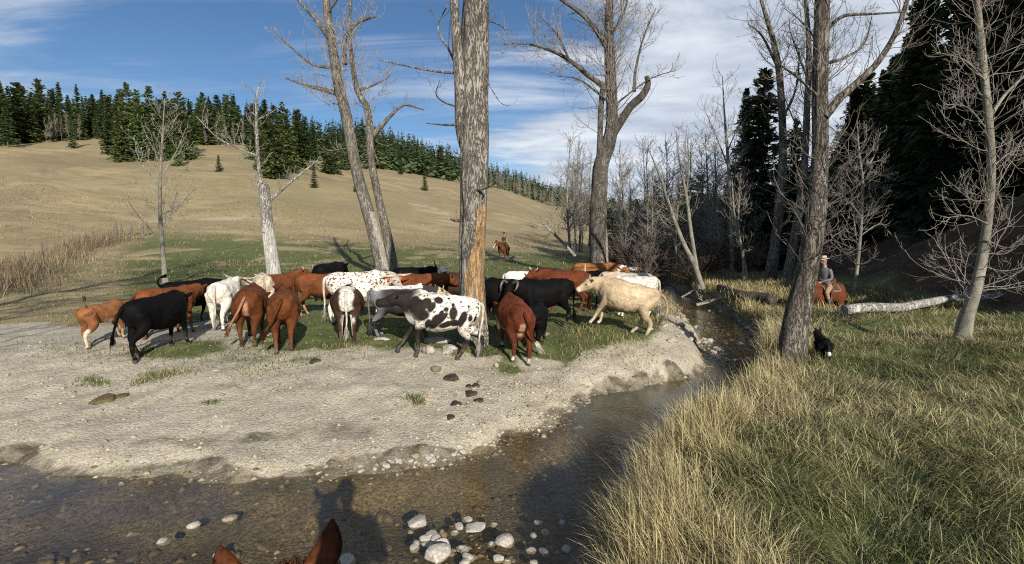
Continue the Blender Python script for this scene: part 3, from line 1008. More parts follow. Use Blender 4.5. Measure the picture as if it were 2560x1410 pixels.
def trunk_mesh(name, P, R, base, sides=24, rings=80, rough=0.07, seed=0, bare=None, flare=0.35, tip_cap=True):
    """ridged trunk along a polyline; bare: function(z, angle, world point) -> 0..1"""
    PR = catmull(np.concatenate([np.asarray(P, float), np.asarray(R, float)[:, None]], 1), rings)
    C, rad = PR[:, :3], np.maximum(PR[:, 3], 0.006)
    h = np.linspace(0, 1, rings)
    V, Q = tubes(C[None], rad[None], sides)
    ctr = np.repeat(C, sides, 0)
    off = V - ctr
    rr_ = np.repeat(rad, sides)
    q = np.concatenate([off / rr_[:, None] * 2.6 * np.maximum(rr_[:, None] / 0.3, .4), ctr[:, 2:3] * 0.9], 1)
    q = np.stack([q[:, 0], q[:, 1], q[:, 2] * 0 + q[:, 3]], 1) if q.shape[1] > 3 else q
    nz = fbm3(q * 1.0 + seed, seed, 3)
    ridge = fbm3(np.stack([q[:, 0] * 4.2, q[:, 1] * 4.2, q[:, 2] * 1.4], 1) + seed, seed + 5, 2)
    sc = 1 + (nz - 0.5) * rough * 3.0 + (ridge - 0.5) * rough * 2.2
    zb = ctr[:, 2] - base[2]
    ang = np.tile(np.arange(sides) * 2 * math.pi / sides, rings)
    sc = sc + flare * np.exp(-np.maximum(zb, 0) / 0.28) * (0.8 + 0.5 * np.sin(ang * 4 + seed))
    V = ctr + off * sc[:, None]
    F_ = [Q]
    if tip_cap:
        F_.append(np.arange((rings - 1) * sides, rings * sides)[None])
    me = mk_mesh(name, V - base, F_)
    if bare is not None:
        b = bare(zb, ang, V)
    else:
        b = np.zeros(len(V))
    set_col(me, 'bare', np.clip(b, 0, 1))
    return me


def bare_tree(name, label, Y, trunks, limbs=(), mat=None, twig=None, seed=0, n=(40, 160, 420), Lr=(0.30, 0.42, 0.45), bare=None, sides=22, rings=70,
              rough=0.07, up=(0.28, 0.22, 0.16), rtip=0.007, t0=0.30, group=None, snags=(), maxL=(2.6, 1.2, 0.6), flare=0.35, base_px=None, depth_drift=0.12, cat='tree', ang=(0.6, 1.2)):
    """a leafless tree: trunk polylines and main limbs are given in photo pixels at depth Y, the rest grows from them"""
    r = np.random.default_rng(seed)
    RK = 0.0058 if mat is M_BIRCH else 0.0085
    WS = 0.82 if mat is M_BIRCH else 0.95
    mat = mat or M_COTTON; twig = twig or M_TWIG
    b0 = trunks[0][0][0]
    base = at_depth(b0[0], b0[1], Y)
    base[2] = h1(base[0], base[1])
    root = thing(name, label, cat, base, 0, group)
    par = []
    ppm = F / Y
    for ti, (pl, ws) in enumerate(trunks):
        P = np.array([at_depth(px, py, Y + (0.0 if i == 0 else depth_drift * math.sin(i * 1.7 + seed + ti * 2))) for i, (px, py) in enumerate(pl)])
        if ti == 0:
            P = np.vstack([base - np.array([0, 0, 0.3]), P[1:]]) if abs(P[0][2] - base[2]) < 0.5 else P
        R = np.interp(np.linspace(0, 1, len(P)), np.linspace(0, 1, len(ws)), ws) / ppm / 2 * WS
        obj('trunk', trunk_mesh('trunk', P, R, base, sides, rings, rough, seed + ti, bare if ti == 0 else None, flare if ti == 0 else 0.0), mat, root)
        PR = catmull(np.concatenate([P, R[:, None]], 1), 16)
        par.append((PR[:, :3], PR[:, 3]))
    lim = []
    for li, (pl, w0, w1) in enumerate(limbs):
        dy = r.uniform(-1, 1) * 0.9
        P = np.array([at_depth(px, py, Y + dy * i / max(len(pl) - 1, 1) * 1.2) for i, (px, py) in enumerate(pl)])
        R = np.linspace(w0, w1, len(P)) / ppm / 2 * WS
        obj('limb', trunk_mesh('limb', P, R, base, 10, 26, rough * 1.2, seed + 40 + li, None, 0.0), mat, root)
        PR = catmull(np.concatenate([P, R[:, None]], 1), 16)
        lim.append((PR[:, :3], PR[:, 3]))
    for si, (pl, w0, w1) in enumerate(snags):
        P = np.array([at_depth(px, py, Y - 0.3 * i / (len(pl) - 1)) for i, (px, py) in enumerate(pl)])
        R = np.interp(np.linspace(0, 1, len(P)), [0, .7, 1], [w0, (w0 + w1) / 2, w1]) / ppm / 2
        o = obj('broken_limb', trunk_mesh('broken_limb', P, R, base, 14, 36, rough * 1.6, seed + 80 + si, None, 0.0), M_SNAG, root)
        o['label'] = 'dark weathered broken limb'
        PR = catmull(np.concatenate([P, R[:, None]], 1), 16)
    PP = np.stack([p for p, _ in par]); RR = np.stack([q for _, q in par])
    g = Geo()
    P1, R1 = grow(r, PP, RR, n[0], t0, 1.0, ang[0], ang[1], Lr[0], 0.3, maxL[0], up[0], 0.16, 9, RK, rtip * 0.8)
    src_P, src_R = [P1], [R1]
    if lim:
        LP = np.stack([p for p, _ in lim]); LR = np.stack([q for _, q in lim])
        Pl, Rl = grow(r, LP, LR, max(int(n[0] * 0.9), 6), 0.2, 1.0, 0.5, 1.1, 0.5, 0.25, maxL[0] * 0.75, up[0], 0.16, 9, RK, rtip * 0.8)
        src_P.append(Pl); src_R.append(Rl)
    P1 = np.concatenate(src_P); R1 = np.concatenate(src_R)
    V, Q = tubes(P1, R1, 5); g.add(V - base, Q)
    P2, R2 = grow(r, P1, R1, n[1], 0.15, 1.0, 0.45, 1.1, Lr[1], 0.15, maxL[1], up[1], 0.2, 6, 0.0062, rtip * 0.6)
    V, Q = tubes(P2, R2, 4); g.add(V - base, Q)
    if n[2]:
        P3, R3 = grow(r, np.concatenate([P2]), R2, n[2], 0.1, 1.0, 0.4, 1.0, Lr[2], 0.1, maxL[2], up[2], 0.2, 4, 0.006, rtip * 0.48)
        V, Q = tubes(P3, R3, 3); g.add(V - base, Q)
    obj('crown', g.mesh('crown'), twig, root)
    return root


def patch(z0, z1, a0, a1, soft=0.3):
    """bare-wood patch between two heights and two angles round the trunk"""
    def f(z, ang, V):
        d = np.abs((ang - (a0 + a1) / 2 + math.pi) % (2 * math.pi) - math.pi)
        return smooth(z0 - 0.05, z0 + 0.2, z) * smooth(z1 + .25, z1 - .25, z) * smooth((a1 - a0) / 2 + soft, (a1 - a0) / 2 - soft, d)
    return f


# slim leafless tree at the left
bare_tree('bare_aspen', 'slim pale leafless tree standing alone behind the black cattle on the left', 22.5,
          [([(415, 712), (408, 640), (400, 520), (402, 420), (407, 330), (412, 245)], [18, 13, 10, 7.5, 4.5, 1.5])],
          [([(402, 600), (350, 545), (305, 480)], 5, 1.5), ([(400, 540), (450, 510), (490, 470)], 4, 1.2), ([(402, 470), (350, 400), (335, 340)], 4, 1.2), ([(405, 440), (440, 380), (465, 320)], 4, 1.2)],
          M_BIRCH, M_TWIG_P, 3, (44, 340, 900), (0.26, 0.4, 0.45), None, 12, 40, 0.05, t0=0.25, maxL=(1.9, 1.0, 0.5), rtip=0.008)
# dead white stub with a thin living stem on top
bare_tree('dead_tree', 'dead bark-stripped white trunk with a broken top and thin living stem, among the cattle', 17.6,
          [([(695, 745), (680, 650), (668, 560), (660, 470), (658, 462)], [40, 34, 29, 26, 13]), ([(666, 520), (650, 440), (643, 360), (641, 250), (652, 200)], [14, 10, 8, 5, 2])],
          [([(668, 505), (700, 478), (745, 440), (795, 400)], 11, 2.5), ([(643, 390), (600, 372), (545, 345), (490, 290)], 7, 1.5), ([(643, 300), (680, 280), (720, 250)], 3, 1), ([(650, 470), (620, 400), (600, 330)], 3, 1)],
          M_DEAD, M_TWIG, 5, (30, 170, 420), (0.30, 0.42, 0.45), lambda z, a, V: 0.62 * smooth(3.1, 1.6, z) + 0.25, 22, 70, 0.05, t0=0.5, maxL=(1.5, 0.8, 0.4), rtip=0.007)
# leaning twin trunks
bare_tree('twin_cottonwood', 'tall leaning leafless cottonwood with twin trunks behind the herd', 26.5,
          [([(962, 690), (942, 610), (915, 510), (890, 420), (868, 300), (848, 220), (832, 120), (815, 0), (805, -140)], [38, 34, 31, 29, 28, 26, 22, 18, 8]),
           ([(988, 688), (968, 590), (945, 490), (928, 400), (924, 330), (918, 272), (893, 225), (880, 150), (872, 60), (885, -60)], [28, 24, 20, 19, 18, 18, 14, 11, 8, 4])],
          [([(848, 235), (800, 222), (760, 212), (715, 195)], 14, 4), ([(838, 170), (780, 160), (730, 120), (690, 85)], 8, 2), ([(832, 110), (790, 50), (745, 0)], 13, 6),
           ([(862, 160), (862, 100), (890, 60), (940, 40)], 14, 5), ([(926, 345), (958, 310), (978, 288), (1012, 262), (1060, 275)], 15, 3), ([(900, 225), (940, 210), (975, 190)], 8, 2),
           ([(910, 260), (935, 340), (915, 410)], 5, 2), ([(880, 370), (840, 375), (800, 380)], 4, 1.5), ([(820, 30), (850, -20), (860, -120)], 8, 2)],
          M_COTTON, M_TWIG, 9, (90, 560, 1700), (0.20, 0.42, 0.45), patch(0.3, 3.3, 3.4, 5.2), 24, 100, 0.06, t0=0.45, maxL=(3.0, 1.4, 0.7), rtip=0.010)
# big central trunk with split orange wood
CT = 10.6
bare_tree('split_cottonwood', 'massive grey cottonwood trunk in the centre with orange split wood near its foot', CT,
          [([(1187, 858), (1182, 780), (1180, 650), (1184, 500), (1186, 330), (1186, 150), (1188, 0), (1190, -200), (1195, -420)], [86, 70, 66, 68, 70, 71, 62, 54, 40]),
           ([(1168, 400), (1152, 320), (1150, 220), (1142, 100), (1136, 0), (1128, -150)], [20, 26, 28, 24, 20, 10])],
          [([(1145, 183), (1100, 180), (1040, 170), (950, 150)], 7, 2.5), ([(1145, 175), (1125, 130), (1095, 70), (1120, 10)], 8, 2.5), ([(1145, 268), (1110, 255), (1090, 235), (1100, 200)], 5, 1.5),
           ([(1150, 312), (1110, 312), (1065, 308)], 8, 2), ([(1205, 175), (1225, 215), (1250, 255), (1270, 265)], 4, 1), ([(1160, 548), (1140, 552), (1128, 548)], 10, 5), ([(1180, 55), (1230, 55), (1270, 75)], 5, 2),
           ([(1160, 470), (1175, 475), (1215, 470), (1224, 462)], 9, 4)],
          M_ORANGE, M_TWIG_D, 12, (30, 90, 160), (0.12, 0.42, 0.45), lambda z, a, V: np.clip(smooth(2.5, 1.7, z - 0.8 * smooth(-.80, -.66, V[:, 0])) * smooth(-.09, .09, V[:, 0] - (-.74 - .22 * smooth(2.4, 1.4, z))) * smooth(CT + .15, CT - .05, V[:, 1]), 0, .85) * smooth(.25, .6, z + .3 * (V[:, 0] < -.8)), 72, 240, 0.09, t0=0.3, maxL=(0.9, 0.5, 0.3), rtip=0.004, flare=0.12)
# tall tree right of centre with the charred limb
bare_tree('broad_cottonwood', 'tall leafless cottonwood right of centre with a dark broken limb', 26.5,
          [([(1498, 690), (1496, 600), (1498, 470), (1503, 410), (1522, 355), (1530, 300), (1527, 200), (1522, 100), (1524, 0), (1530, -160)], [52, 46, 40, 38, 36, 30, 27, 24, 18, 6]),
           ([(1499, 395), (1500, 330), (1503, 260), (1508, 210)], [18, 14, 14, 12])],
          [([(1525, 225), (1480, 195), (1430, 155), (1385, 130), (1320, 110), (1260, 110)], 15, 3), ([(1518, 120), (1495, 80), (1460, 40), (1405, 0), (1350, -40)], 16, 7), ([(1585, 230), (1590, 170), (1610, 90), (1640, 20)], 9, 2),
           ([(1540, 260), (1620, 200), (1690, 175)], 5, 1.5), ([(1525, 90), (1560, 30), (1580, -60)], 9, 3), ([(1425, 155), (1395, 90), (1350, 40)], 6, 1.5), ([(1515, 250), (1450, 200), (1390, 190)], 6, 1.5)],
          M_COTTON_D, M_TWIG, 15, (150, 1100, 3600), (0.22, 0.45, 0.45), patch(0.5, 2.6, 3.9, 5.4, 0.4), 26, 100, 0.07, t0=0.42, maxL=(3.0, 1.5, 0.8), rtip=0.010,
          snags=[([(1506, 400), (1516, 368), (1545, 315), (1575, 268), (1605, 240), (1620, 212), (1616, 190)], 24, 10)])
# right bank tree, leaning
bare_tree('bank_cottonwood', 'thick leaning cottonwood on the grassy bank edge with a white bark-stripped strip', 9.5,
          [([(1972, 885), (1990, 800), (2012, 700), (2032, 590), (2045, 480), (2050, 380), (2050, 200), (2054, 60), (2058, -80), (2062, -260)], [74, 62, 56, 50, 43, 38, 36, 34, 31, 20])],
          [([(2062, 292), (2100, 245), (2150, 200), (2195, 155), (2235, 90), (2265, 10), (2290, -80)], 22, 8), ([(2060, 160), (2110, 145), (2160, 110), (2180, 40)], 10, 2), ([(2065, 72), (2110, 40), (2180, 35), (2260, 30)], 10, 3),
           ([(2045, 240), (1990, 190), (1950, 160), (1930, 120)], 7, 1.5), ([(2040, 540), (1990, 520), (1930, 545)], 4, 1), ([(2038, 560), (2080, 510), (2150, 490)], 4, 1), ([(2025, 650), (2080, 600), (2140, 660), (2190, 640)], 4, 1),
           ([(2050, 300), (2090, 330), (2120, 380)], 3, 1), ([(2052, 120), (2010, 60), (1960, 20)], 6, 1.5)],
          M_COTTON_D, M_TWIG_D, 18, (100, 620, 1600), (0.16, 0.42, 0.45), patch(0.3, 2.1, 4.6, 5.5, 0.22), 48, 160, 0.06, t0=0.22, maxL=(1.25, 0.7, 0.4), rtip=0.0045, flare=0.2)
bare_tree('leaning_aspen', 'pale trunk leaning right with a stripped white foot, left of the two behind the bank', 24,
          [([(1922, 708), (1938, 610), (1952, 480), (1957, 350), (1950, 200), (1935, 110), (1915, 40), (1890, -40)], [32, 26, 22, 19, 16, 13, 10, 4])],
          [([(1945, 170), (1905, 90), (1870, 60)], 8, 2), ([(1955, 300), (1990, 220), (2000, 120)], 7, 2), ([(1957, 270), (1900, 240), (1850, 250)], 4, 1)],
          M_COTTON, M_TWIG_D, 21, (60, 280, 700), (0.2, 0.42, 0.45), patch(1.0, 2.9, 4.2, 5.6), 20, 70, 0.06, t0=0.3, maxL=(1.9, 1.0, 0.5), rtip=0.008)
bare_tree('leaning_aspen', 'pale trunk with stripped white foot, right of the two behind the bank', 22.5,
          [([(1962, 718), (1980, 630), (1998, 520), (2012, 400), (2018, 250), (2022, 120), (2015, 0), (2005, -120)], [28, 23, 19, 17, 15, 12, 9, 4])],
          [([(2014, 360), (1980, 290), (1960, 240)], 6, 1.5), ([(2020, 200), (1990, 120), (1970, 60)], 6, 1.5)],
          M_COTTON, M_TWIG_D, 22, (54, 260, 640), (0.2, 0.42, 0.45), patch(0.1, 1.2, 4.2, 5.8), 20, 70, 0.06, t0=0.3, maxL=(1.7, 0.9, 0.5), rtip=0.008)
bare_tree('young_aspen', 'thin pale sapling with wide arched branches behind the second rider', 17,
          [([(2136, 728), (2146, 640), (2154, 540), (2157, 460), (2148, 380), (2142, 300)], [12, 10, 8.5, 7.5, 5, 2])],
          [([(2156, 470), (2195, 440), (2240, 450)], 4, 1), ([(2152, 540), (2110, 490), (2080, 480)], 4, 1), ([(2150, 590), (2200, 560), (2230, 590)], 4, 1), ([(2156, 440), (2190, 380), (2200, 330)], 4, 1)],
          M_BIRCH, M_TWIG, 24, (56, 340, 800), (0.3, 0.42, 0.45), None, 12, 44, 0.05, t0=0.2, maxL=(1.5, 0.8, 0.4), rtip=0.006, ang=(0.7, 1.4))
bare_tree('curved_birch', 'pale curved birch at the right with many arching bare branches', 9.9,
          [([(2402, 868), (2415, 800), (2440, 720), (2460, 620), (2474, 500), (2478, 400), (2470, 280), (2456, 140), (2444, 20), (2436, -120), (2440, -300)], [52, 40, 31, 26, 22.5, 21, 20.5, 19, 17, 13, 6])],
          [([(2470, 300), (2510, 240), (2560, 190)], 12, 6), ([(2475, 500), (2430, 500), (2380, 460)], 5, 1), ([(2470, 560), (2420, 540), (2360, 545)], 5, 1), ([(2465, 600), (2520, 620), (2570, 600)], 5, 1),
           ([(2478, 420), (2530, 380), (2580, 380)], 5, 1), ([(2450, 680), (2400, 650), (2320, 640)], 5, 1), ([(2445, 700), (2500, 680), (2560, 720)], 5, 1), ([(2472, 330), (2420, 270), (2360, 260)], 5, 1), ([(2462, 200), (2410, 150), (2340, 130)], 5, 1)],
          M_BIRCH, M_TWIG, 27, (120, 620, 1500), (0.22, 0.48, 0.5), None, 28, 110, 0.04, t0=0.12, maxL=(1.4, 0.75, 0.45), rtip=0.0042, ang=(0.8, 1.5), flare=0.15)
bare_tree('aspen_pair', 'pair of thin pale trunks leaning left out of the creek bank', 21,
          [([(1757, 722), (1735, 660), (1705, 600), (1672, 510), (1650, 440), (1620, 370)], [17, 15, 13, 10, 7, 2]), ([(1750, 722), (1738, 650), (1726, 570), (1716, 490), (1700, 410), (1690, 330)], [14, 13, 11, 9, 6, 2])],
          [([(1716, 490), (1722, 400), (1715, 320)], 5, 1.2), ([(1672, 510), (1650, 470), (1600, 450)], 4, 1)],
          M_BIRCH, M_TWIG, 29, (40, 190, 420), (0.24, 0.42, 0.45), None, 12, 44, 0.05, t0=0.4, maxL=(1.7, 0.9, 0.5), rtip=0.008)
bare_tree('tall_aspen', 'tall thin aspen in front of the large spruce', 26,
          [([(1829, 690), (1830, 600), (1826, 500), (1820, 400), (1812, 300), (1806, 190)], [15, 13, 11, 9, 6, 2])],
          [([(1822, 420), (1790, 340), (1760, 270)], 5, 1.2), ([(1818, 380), (1850, 300), (1855, 250)], 4, 1.2)],
          M_BIRCH, M_TWIG, 30, (46, 200, 420), (0.24, 0.42, 0.45), None, 12, 44, 0.05, t0=0.3, maxL=(1.7, 0.9, 0.5), rtip=0.009)
bare_tree('leaning_sapling', 'thin sapling leaning left at the foot of the large spruce', 23,
          [([(1874, 706), (1858, 640), (1843, 570), (1834, 520), (1830, 440)], [10, 9, 7, 5, 2])], [([(1843, 570), (1850, 500), (1848, 450)], 3, 1)],
          M_BIRCH, M_TWIG, 31, (20, 90, 160), (0.28, 0.42, 0.45), None, 10, 30, 0.05, t0=0.3, maxL=(1.2, 0.6, 0.4), rtip=0.008)
bare_tree('leaning_sapling', 'pale sapling rising straight beside the leaning one by the spruce', 23,
          [([(1862, 704), (1858, 650), (1850, 600), (1846, 540), (1850, 470)], [9, 8, 6, 4, 2])], [],
          M_BIRCH, M_TWIG, 32, (20, 80, 150), (0.28, 0.42, 0.45), None, 10, 30, 0.05, t0=0.3, maxL=(1.2, 0.6, 0.4), rtip=0.008)
bare_tree('fallen_sapling', 'dead grey sapling leaning over the grass left of the tall cottonwood', 31,
          [([(1438, 640), (1410, 610), (1370, 570), (1345, 545)], [9, 8, 6, 3])], [([(1360, 560), (1340, 570), (1325, 560)], 3, 1)],
          M_DEAD, M_TWIG_D, 33, (16, 60, 110), (0.35, 0.45, 0.45), None, 10, 30, 0.05, t0=0.45, maxL=(1.4, 0.8, 0.4), rtip=0.010, up=(.05, .05, .05))

# thicket of grey bare trees along the creek and the aspen belt under the far forest: four kinds, copied
def thicket_proto(k):
    r = np.random.default_rng(400 + k)
    h = 10.0
    z = np.linspace(-0.3, h, 8)
    lean = r.uniform(-0.06, 0.06, 2)
    P = np.stack([z * lean[0] + 0.12 * np.sin(z * 0.6 + k), z * lean[1] + 0.1 * np.cos(z * 0.5 + k), z], 1)
    R = np.linspace(0.085, 0.012, 8)
    V, Q = tubes(P[None], R[None], 7)
    tk = mk_mesh('aspen_trunk', V, Q); set_col(tk, 'bare', np.zeros(len(V)))
    PP = catmull(np.concatenate([P, R[:, None]], 1), 16)
    P1, R1 = grow(r, PP[None, :, :3], PP[None, :, 3], 60, 0.2, 0.98, 0.5, 1.1, 0.24, 0.3, 2.3, 0.3, 0.16, 7, 0.010, 0.010)
    P2, R2 = grow(r, P1, R1, 260, 0.15, 1, 0.45, 1.1, 0.45, 0.2, 1.2, 0.22, 0.2, 5, 0.010, 0.0075)
    P3, R3 = grow(r, P2, R2, 600, 0.1, 1, 0.4, 1.0, 0.45, 0.12, 0.6, 0.16, 0.2, 4, 0.010, 0.006)
    g = Geo()
    for p, q, s in ((P1, R1, 4), (P2, R2, 3), (P3, R3, 3)):
        V, Q = tubes(p, q, s); g.add(V, Q)
    return tk, g.mesh('aspen_crown')


THK = []
for k in range(5):
    tk, cr = thicket_proto(k)
    tk.materials.append(M_BIRCH if k % 2 else M_COTTON)
    cr.materials.append(M_TWIG if k != 2 else M_TWIG_D)
    THK.append((tk, cr))


def thicket_tree(p, h, label, group, k=None, w=1.0, name='bare_tree'):
    k = RNG.integers(len(THK)) if k is None else k
    t = thing(name, label, 'tree', p, RNG.random() * 6.28, group)
    t.scale = (h / 10 * w, h / 10 * w, h / 10)
    obj('trunk', THK[k][0], None, t); obj('crown', THK[k][1], None, t)
    return t


rt = np.random.default_rng(55)
for i in range(52):                     # creek thicket
    px = rt.uniform(1545, 1905) if i > 7 else rt.uniform(1420, 1480)
    Y = rt.uniform(28, 58) if i > 7 else rt.uniform(40, 70)
    p = on_ground(px, Y)
    tp = rt.uniform(330, 520) if px > 1500 else rt.uniform(330, 470)
    d = ray(px, tp); d /= d[1]
    h = np.clip(CAM[2] + d[2] * Y - p[2], 3.5, 12)
    if px > 1500:
        thicket_tree(p, h, 'thin grey leafless tree in the tangled thicket along the upper creek', 'bare trees of the creek thicket', None, rt.uniform(1.0, 1.5))
    else:
        thicket_tree(p, h, 'leafless tree behind the left side of the tall cottonwood', 'bare trees behind the tall cottonwood', None, rt.uniform(1.0, 1.5))
for i in range(64):                     # aspen belt under the far forest
    px = rt.uniform(1225, 1490)
    Y = np.interp(px, EDGE_PX, EDGE_Y) - rt.uniform(2, 16)
    p = on_ground(px, Y)
    thicket_tree(p, rt.uniform(6.0, 8.5), 'pale leafless aspen in the belt below the far forest', 'aspens of the belt below the far forest', None, rt.uniform(0.7, 1.0), 'belt_aspen')
for px, Y, h in [(150, 119, 6), (165, 121, 6.5), (178, 122, 6), (196, 123, 6.5), (140, 117, 5.5), (222, 124, 6), (560, 139, 6), (580, 141, 6.5), (600, 143, 6), (622, 146, 6.5), (530, 136, 5), (640, 148, 6)]:
    thicket_tree(on_ground(px, Y), h, 'small leafless aspen between the conifers at the forest edge', 'aspens at the forest edge', None, 0.8, 'edge_aspen')

thicket_tree((-10.0, -3.0, h1(-10.0, -3.0)), 21, 'tall leafless tree left of the frame whose shadow crosses the meadow by the fence', 'shade trees beside the camera', 0, 1.5, 'shade_tree')
thicket_tree((-13.5, -3.5, h1(-13.5, -3.5)), 18, 'leafless tree beside the tall one left of the frame', 'shade trees beside the camera', 2, 1.4, 'shade_tree')

# ------------------------------------------------------------------ animals: lofted body parts fused into one skin
def ring_loft(rings, sides=16):
    """rings: (centre, half width vector, half height vector); closed at both ends"""
    n = len(rings)
    a = np.arange(sides) * 2 * math.pi / sides
    V = []
    for c, w, h in rings:
        c = np.asarray(c, float); w = np.asarray(w, float); h = np.asarray(h, float)
        V.append(c + np.cos(a)[:, None] * w + np.sin(a)[:, None] * h)
    V = np.vstack(V)
    k = np.arange(n - 1)[:, None] * sides; s = np.arange(sides)[None]; s2 = (s + 1) % sides
    Q = np.stack([k + s, k + s2, k + sides + s2, k + sides + s], -1).reshape(-1, 4)
    return V, Q, [np.arange(sides)[::-1], np.arange((n - 1) * sides, n * sides)]


def limb_loft(pts, radii, flat=1.0, sides=12, n=None, side=(0, 1, 0)):
    """limb along a polyline; radius across 'side' is multiplied by flat"""
    pts = np.asarray(pts, float); radii = np.asarray(radii, float)
    n = n or len(pts) * 3
    PR = catmull(np.concatenate([pts, radii[:, None]], 1), n)
    C, R = PR[:, :3], np.maximum(PR[:, 3], 0.004)
    T = np.gradient(C, axis=0); T /= np.linalg.norm(T, axis=1, keepdims=True) + 1e-9
    side = np.asarray(side, float)
    rings = []
    for c, t, r_ in zip(C, T, R):
        w = side - t * (side @ t)
        if np.linalg.norm(w) < 1e-3: w = np.array([1.0, 0, 0])
        w = w / np.linalg.norm(w)
        h = np.cross(t, w)
        rings.append((c, w * r_ * flat, h * r_))
    return ring_loft(rings, sides)


def fuse(lofts, voxel=0.024, it=3, fac=0.5):
    bm = bmesh.new()
    for V, Q, caps in lofts:
        vs_ = [bm.verts.new(v) for v in V]
        for q in Q: bm.faces.new([vs_[i] for i in q])
        for c in caps: bm.faces.new([vs_[i] for i in c])
    bmesh.ops.recalc_face_normals(bm, faces=bm.faces)
    me = bpy.data.meshes.new('tmp'); bm.to_mesh(me); bm.free()
    o = bpy.data.objects.new('tmp', me); COL.objects.link(o)
    m = o.modifiers.new('r', 'REMESH'); m.mode = 'VOXEL'; m.voxel_size = voxel; m.use_smooth_shade = True
    if it:
        s = o.modifiers.new('s', 'SMOOTH'); s.factor = fac; s.iterations = it
    dg = bpy.context.evaluated_depsgraph_get()
    ev = o.evaluated_get(dg)
    em = ev.to_mesh()
    nv = len(em.vertices)
    V = np.empty(nv * 3, np.float32); em.vertices.foreach_get('co', V)
    npoly = len(em.polygons)
    li = np.empty(len(em.loops), np.int32); em.loops.foreach_get('vertex_index', li)
    lt = np.empty(npoly, np.int32); em.polygons.foreach_get('loop_total', lt)
    ls = np.empty(npoly, np.int32); em.polygons.foreach_get('loop_start', ls)
    q = lt == 4
    Q = li[(ls[q][:, None] + np.arange(4))]
    t3 = lt == 3
    T3 = li[(ls[t3][:, None] + np.arange(3))] if t3.any() else np.zeros((0, 3), int)
    V = V.reshape(-1, 3).astype(float)
    ev.to_mesh_clear()
    bpy.data.objects.remove(o); bpy.data.meshes.remove(me)
    return V, Q, T3


def rotv(v, axis, a):
    return np.array(Matrix.Rotation(a, 3, axis) @ Vector(v))


def leaf_shape(base, tip, width, normal, cup=0.25, n=7, thick=0.008):
    """cupped ear: outer and inner skin of a pointed leaf"""
    base = np.asarray(base, float); tip = np.asarray(tip, float); normal = np.asarray(normal, float)
    ax = tip - base
    side = np.cross(ax, normal); side /= np.linalg.norm(side) + 1e-9
    nrm = np.cross(side, ax); nrm /= np.linalg.norm(nrm) + 1e-9
    V = []; m = 7
    for sgn in (1, -1):
        for i in range(n):
            t = 1 - (1 - i / (n - 1)) ** 1.6
            w = width * ((0.72 + 0.62 * t) * max(1 - t, 0) ** 0.62 + 0.004)
            for j in range(m):
                s = j / (m - 1) * 2 - 1
                sw = s * w * (1.0 if sgn < 0 else 0.96)
                V.append(base + ax * t * (1.0 if sgn < 0 else .985) + side * sw - nrm * (cup * width * 2 * (1 - s * s)) * (1 - 0.3 * t) + nrm * sgn * (.0015 + thick * (1 - s * s)))
    Q = []
    for b in range(2):
        for i in range(n - 1):
            for j in range(m - 1):
                k = b * n * m + i * m + j
                q = [k, k + 1, k + m + 1, k + m]
                Q.append(q if b == 0 else q[::-1])
    return np.array(V), np.array(Q)


def hide_material(name, speck=None, scale=16.0, thr=0.60, soft=0.04, gloss=0.68, streak=1.0, spec=0.09):
    m, t, b = new_mat(name)
    a = t.nodes.new('ShaderNodeAttribute'); a.attribute_name = 'Col'
    c = t.nodes.new('ShaderNodeTexCoord'); P = c.outputs['Object']
    n = noise_n(t, mapping(t, P, scale=(0.6, 1, 1)), 4.5, 6, 0.65, 0.4)
    hair = noise_n(t, mapping(t, P, scale=(0.7, 2, 2)), 38, 3, 0.6)
    vm = t.nodes.new('ShaderNodeVectorMath'); vm.operation = 'SCALE'
    t.links.new(a.outputs['Color'], vm.inputs[0])
    t.links.new(math_n(t, 'MULTIPLY', mapr(t, n, 0.25, 0.75, 0.50, 1.50, False), mapr(t, hair, 0.3, 0.7, 0.62, 1.38, False)), vm.inputs['Scale'])
    col = vm.outputs[0]
    if speck is not None:
        v = noise_n(t, mapping(t, P, scale=(0.8, 1, 1)), scale, 3, 0.55, 0.5)
        v2 = noise_n(t, P, 2.2, 2, 0.5)
        f = mapr(t, math_n(t, 'ADD', v, math_n(t, 'MULTIPLY', math_n(t, 'SUBTRACT', v2, 0.5), 0.30)), thr, thr + soft)
        f = math_n(t, 'MULTIPLY', f, a.outputs['Alpha'])
        col = mixc(t, f, col, speck)
    t.links.new(col, b.inputs['Base Color'])
    b.inputs['Roughness'].default_value = gloss
    b.inputs['Specular IOR Level'].default_value = spec
    bump(t, b, hair, 0.55 * streak, 0.010)
    return m


M_HIDE = hide_material('cattle_hide')
M_HIDE_RED = hide_material('red_speckled_hide', (0.14, 0.055, 0.028), 19, 0.545, 0.03)
M_HIDE_BLK = hide_material('black_speckled_hide', (0.022, 0.018, 0.016), 24, 0.555, 0.04)
M_HORN = simple_mat('horn', (0.30, 0.25, 0.17), (0.62, 0.56, 0.45), 6, 0.45, 0.1, 0.004)
M_HORN_D = simple_mat('dark_horn', (0.05, 0.042, 0.036), (0.16, 0.14, 0.12), 6, 0.45, 0.1, 0.004)
M_EYE = simple_mat('eye', (0.012, 0.009, 0.007), (0.02, 0.014, 0.01), 4, 0.12, 0, spec=0.6)
M_HOOF = simple_mat('hoof', (0.05, 0.042, 0.035), (0.15, 0.13, 0.11), 10, 0.6, 0.2, 0.004)
M_TAGO = simple_mat('ear_tag_plastic', (0.75, 0.13, 0.02), (0.85, 0.2, 0.04), 6, 0.5, 0)
BROWN = np.array([0.112, 0.037, 0.0135]); RED = np.array([0.098, 0.026, 0.0115]); BLACK = np.array([0.0032, 0.0030, 0.0032]); WHITE = np.array([0.66, 0.62, 0.54])
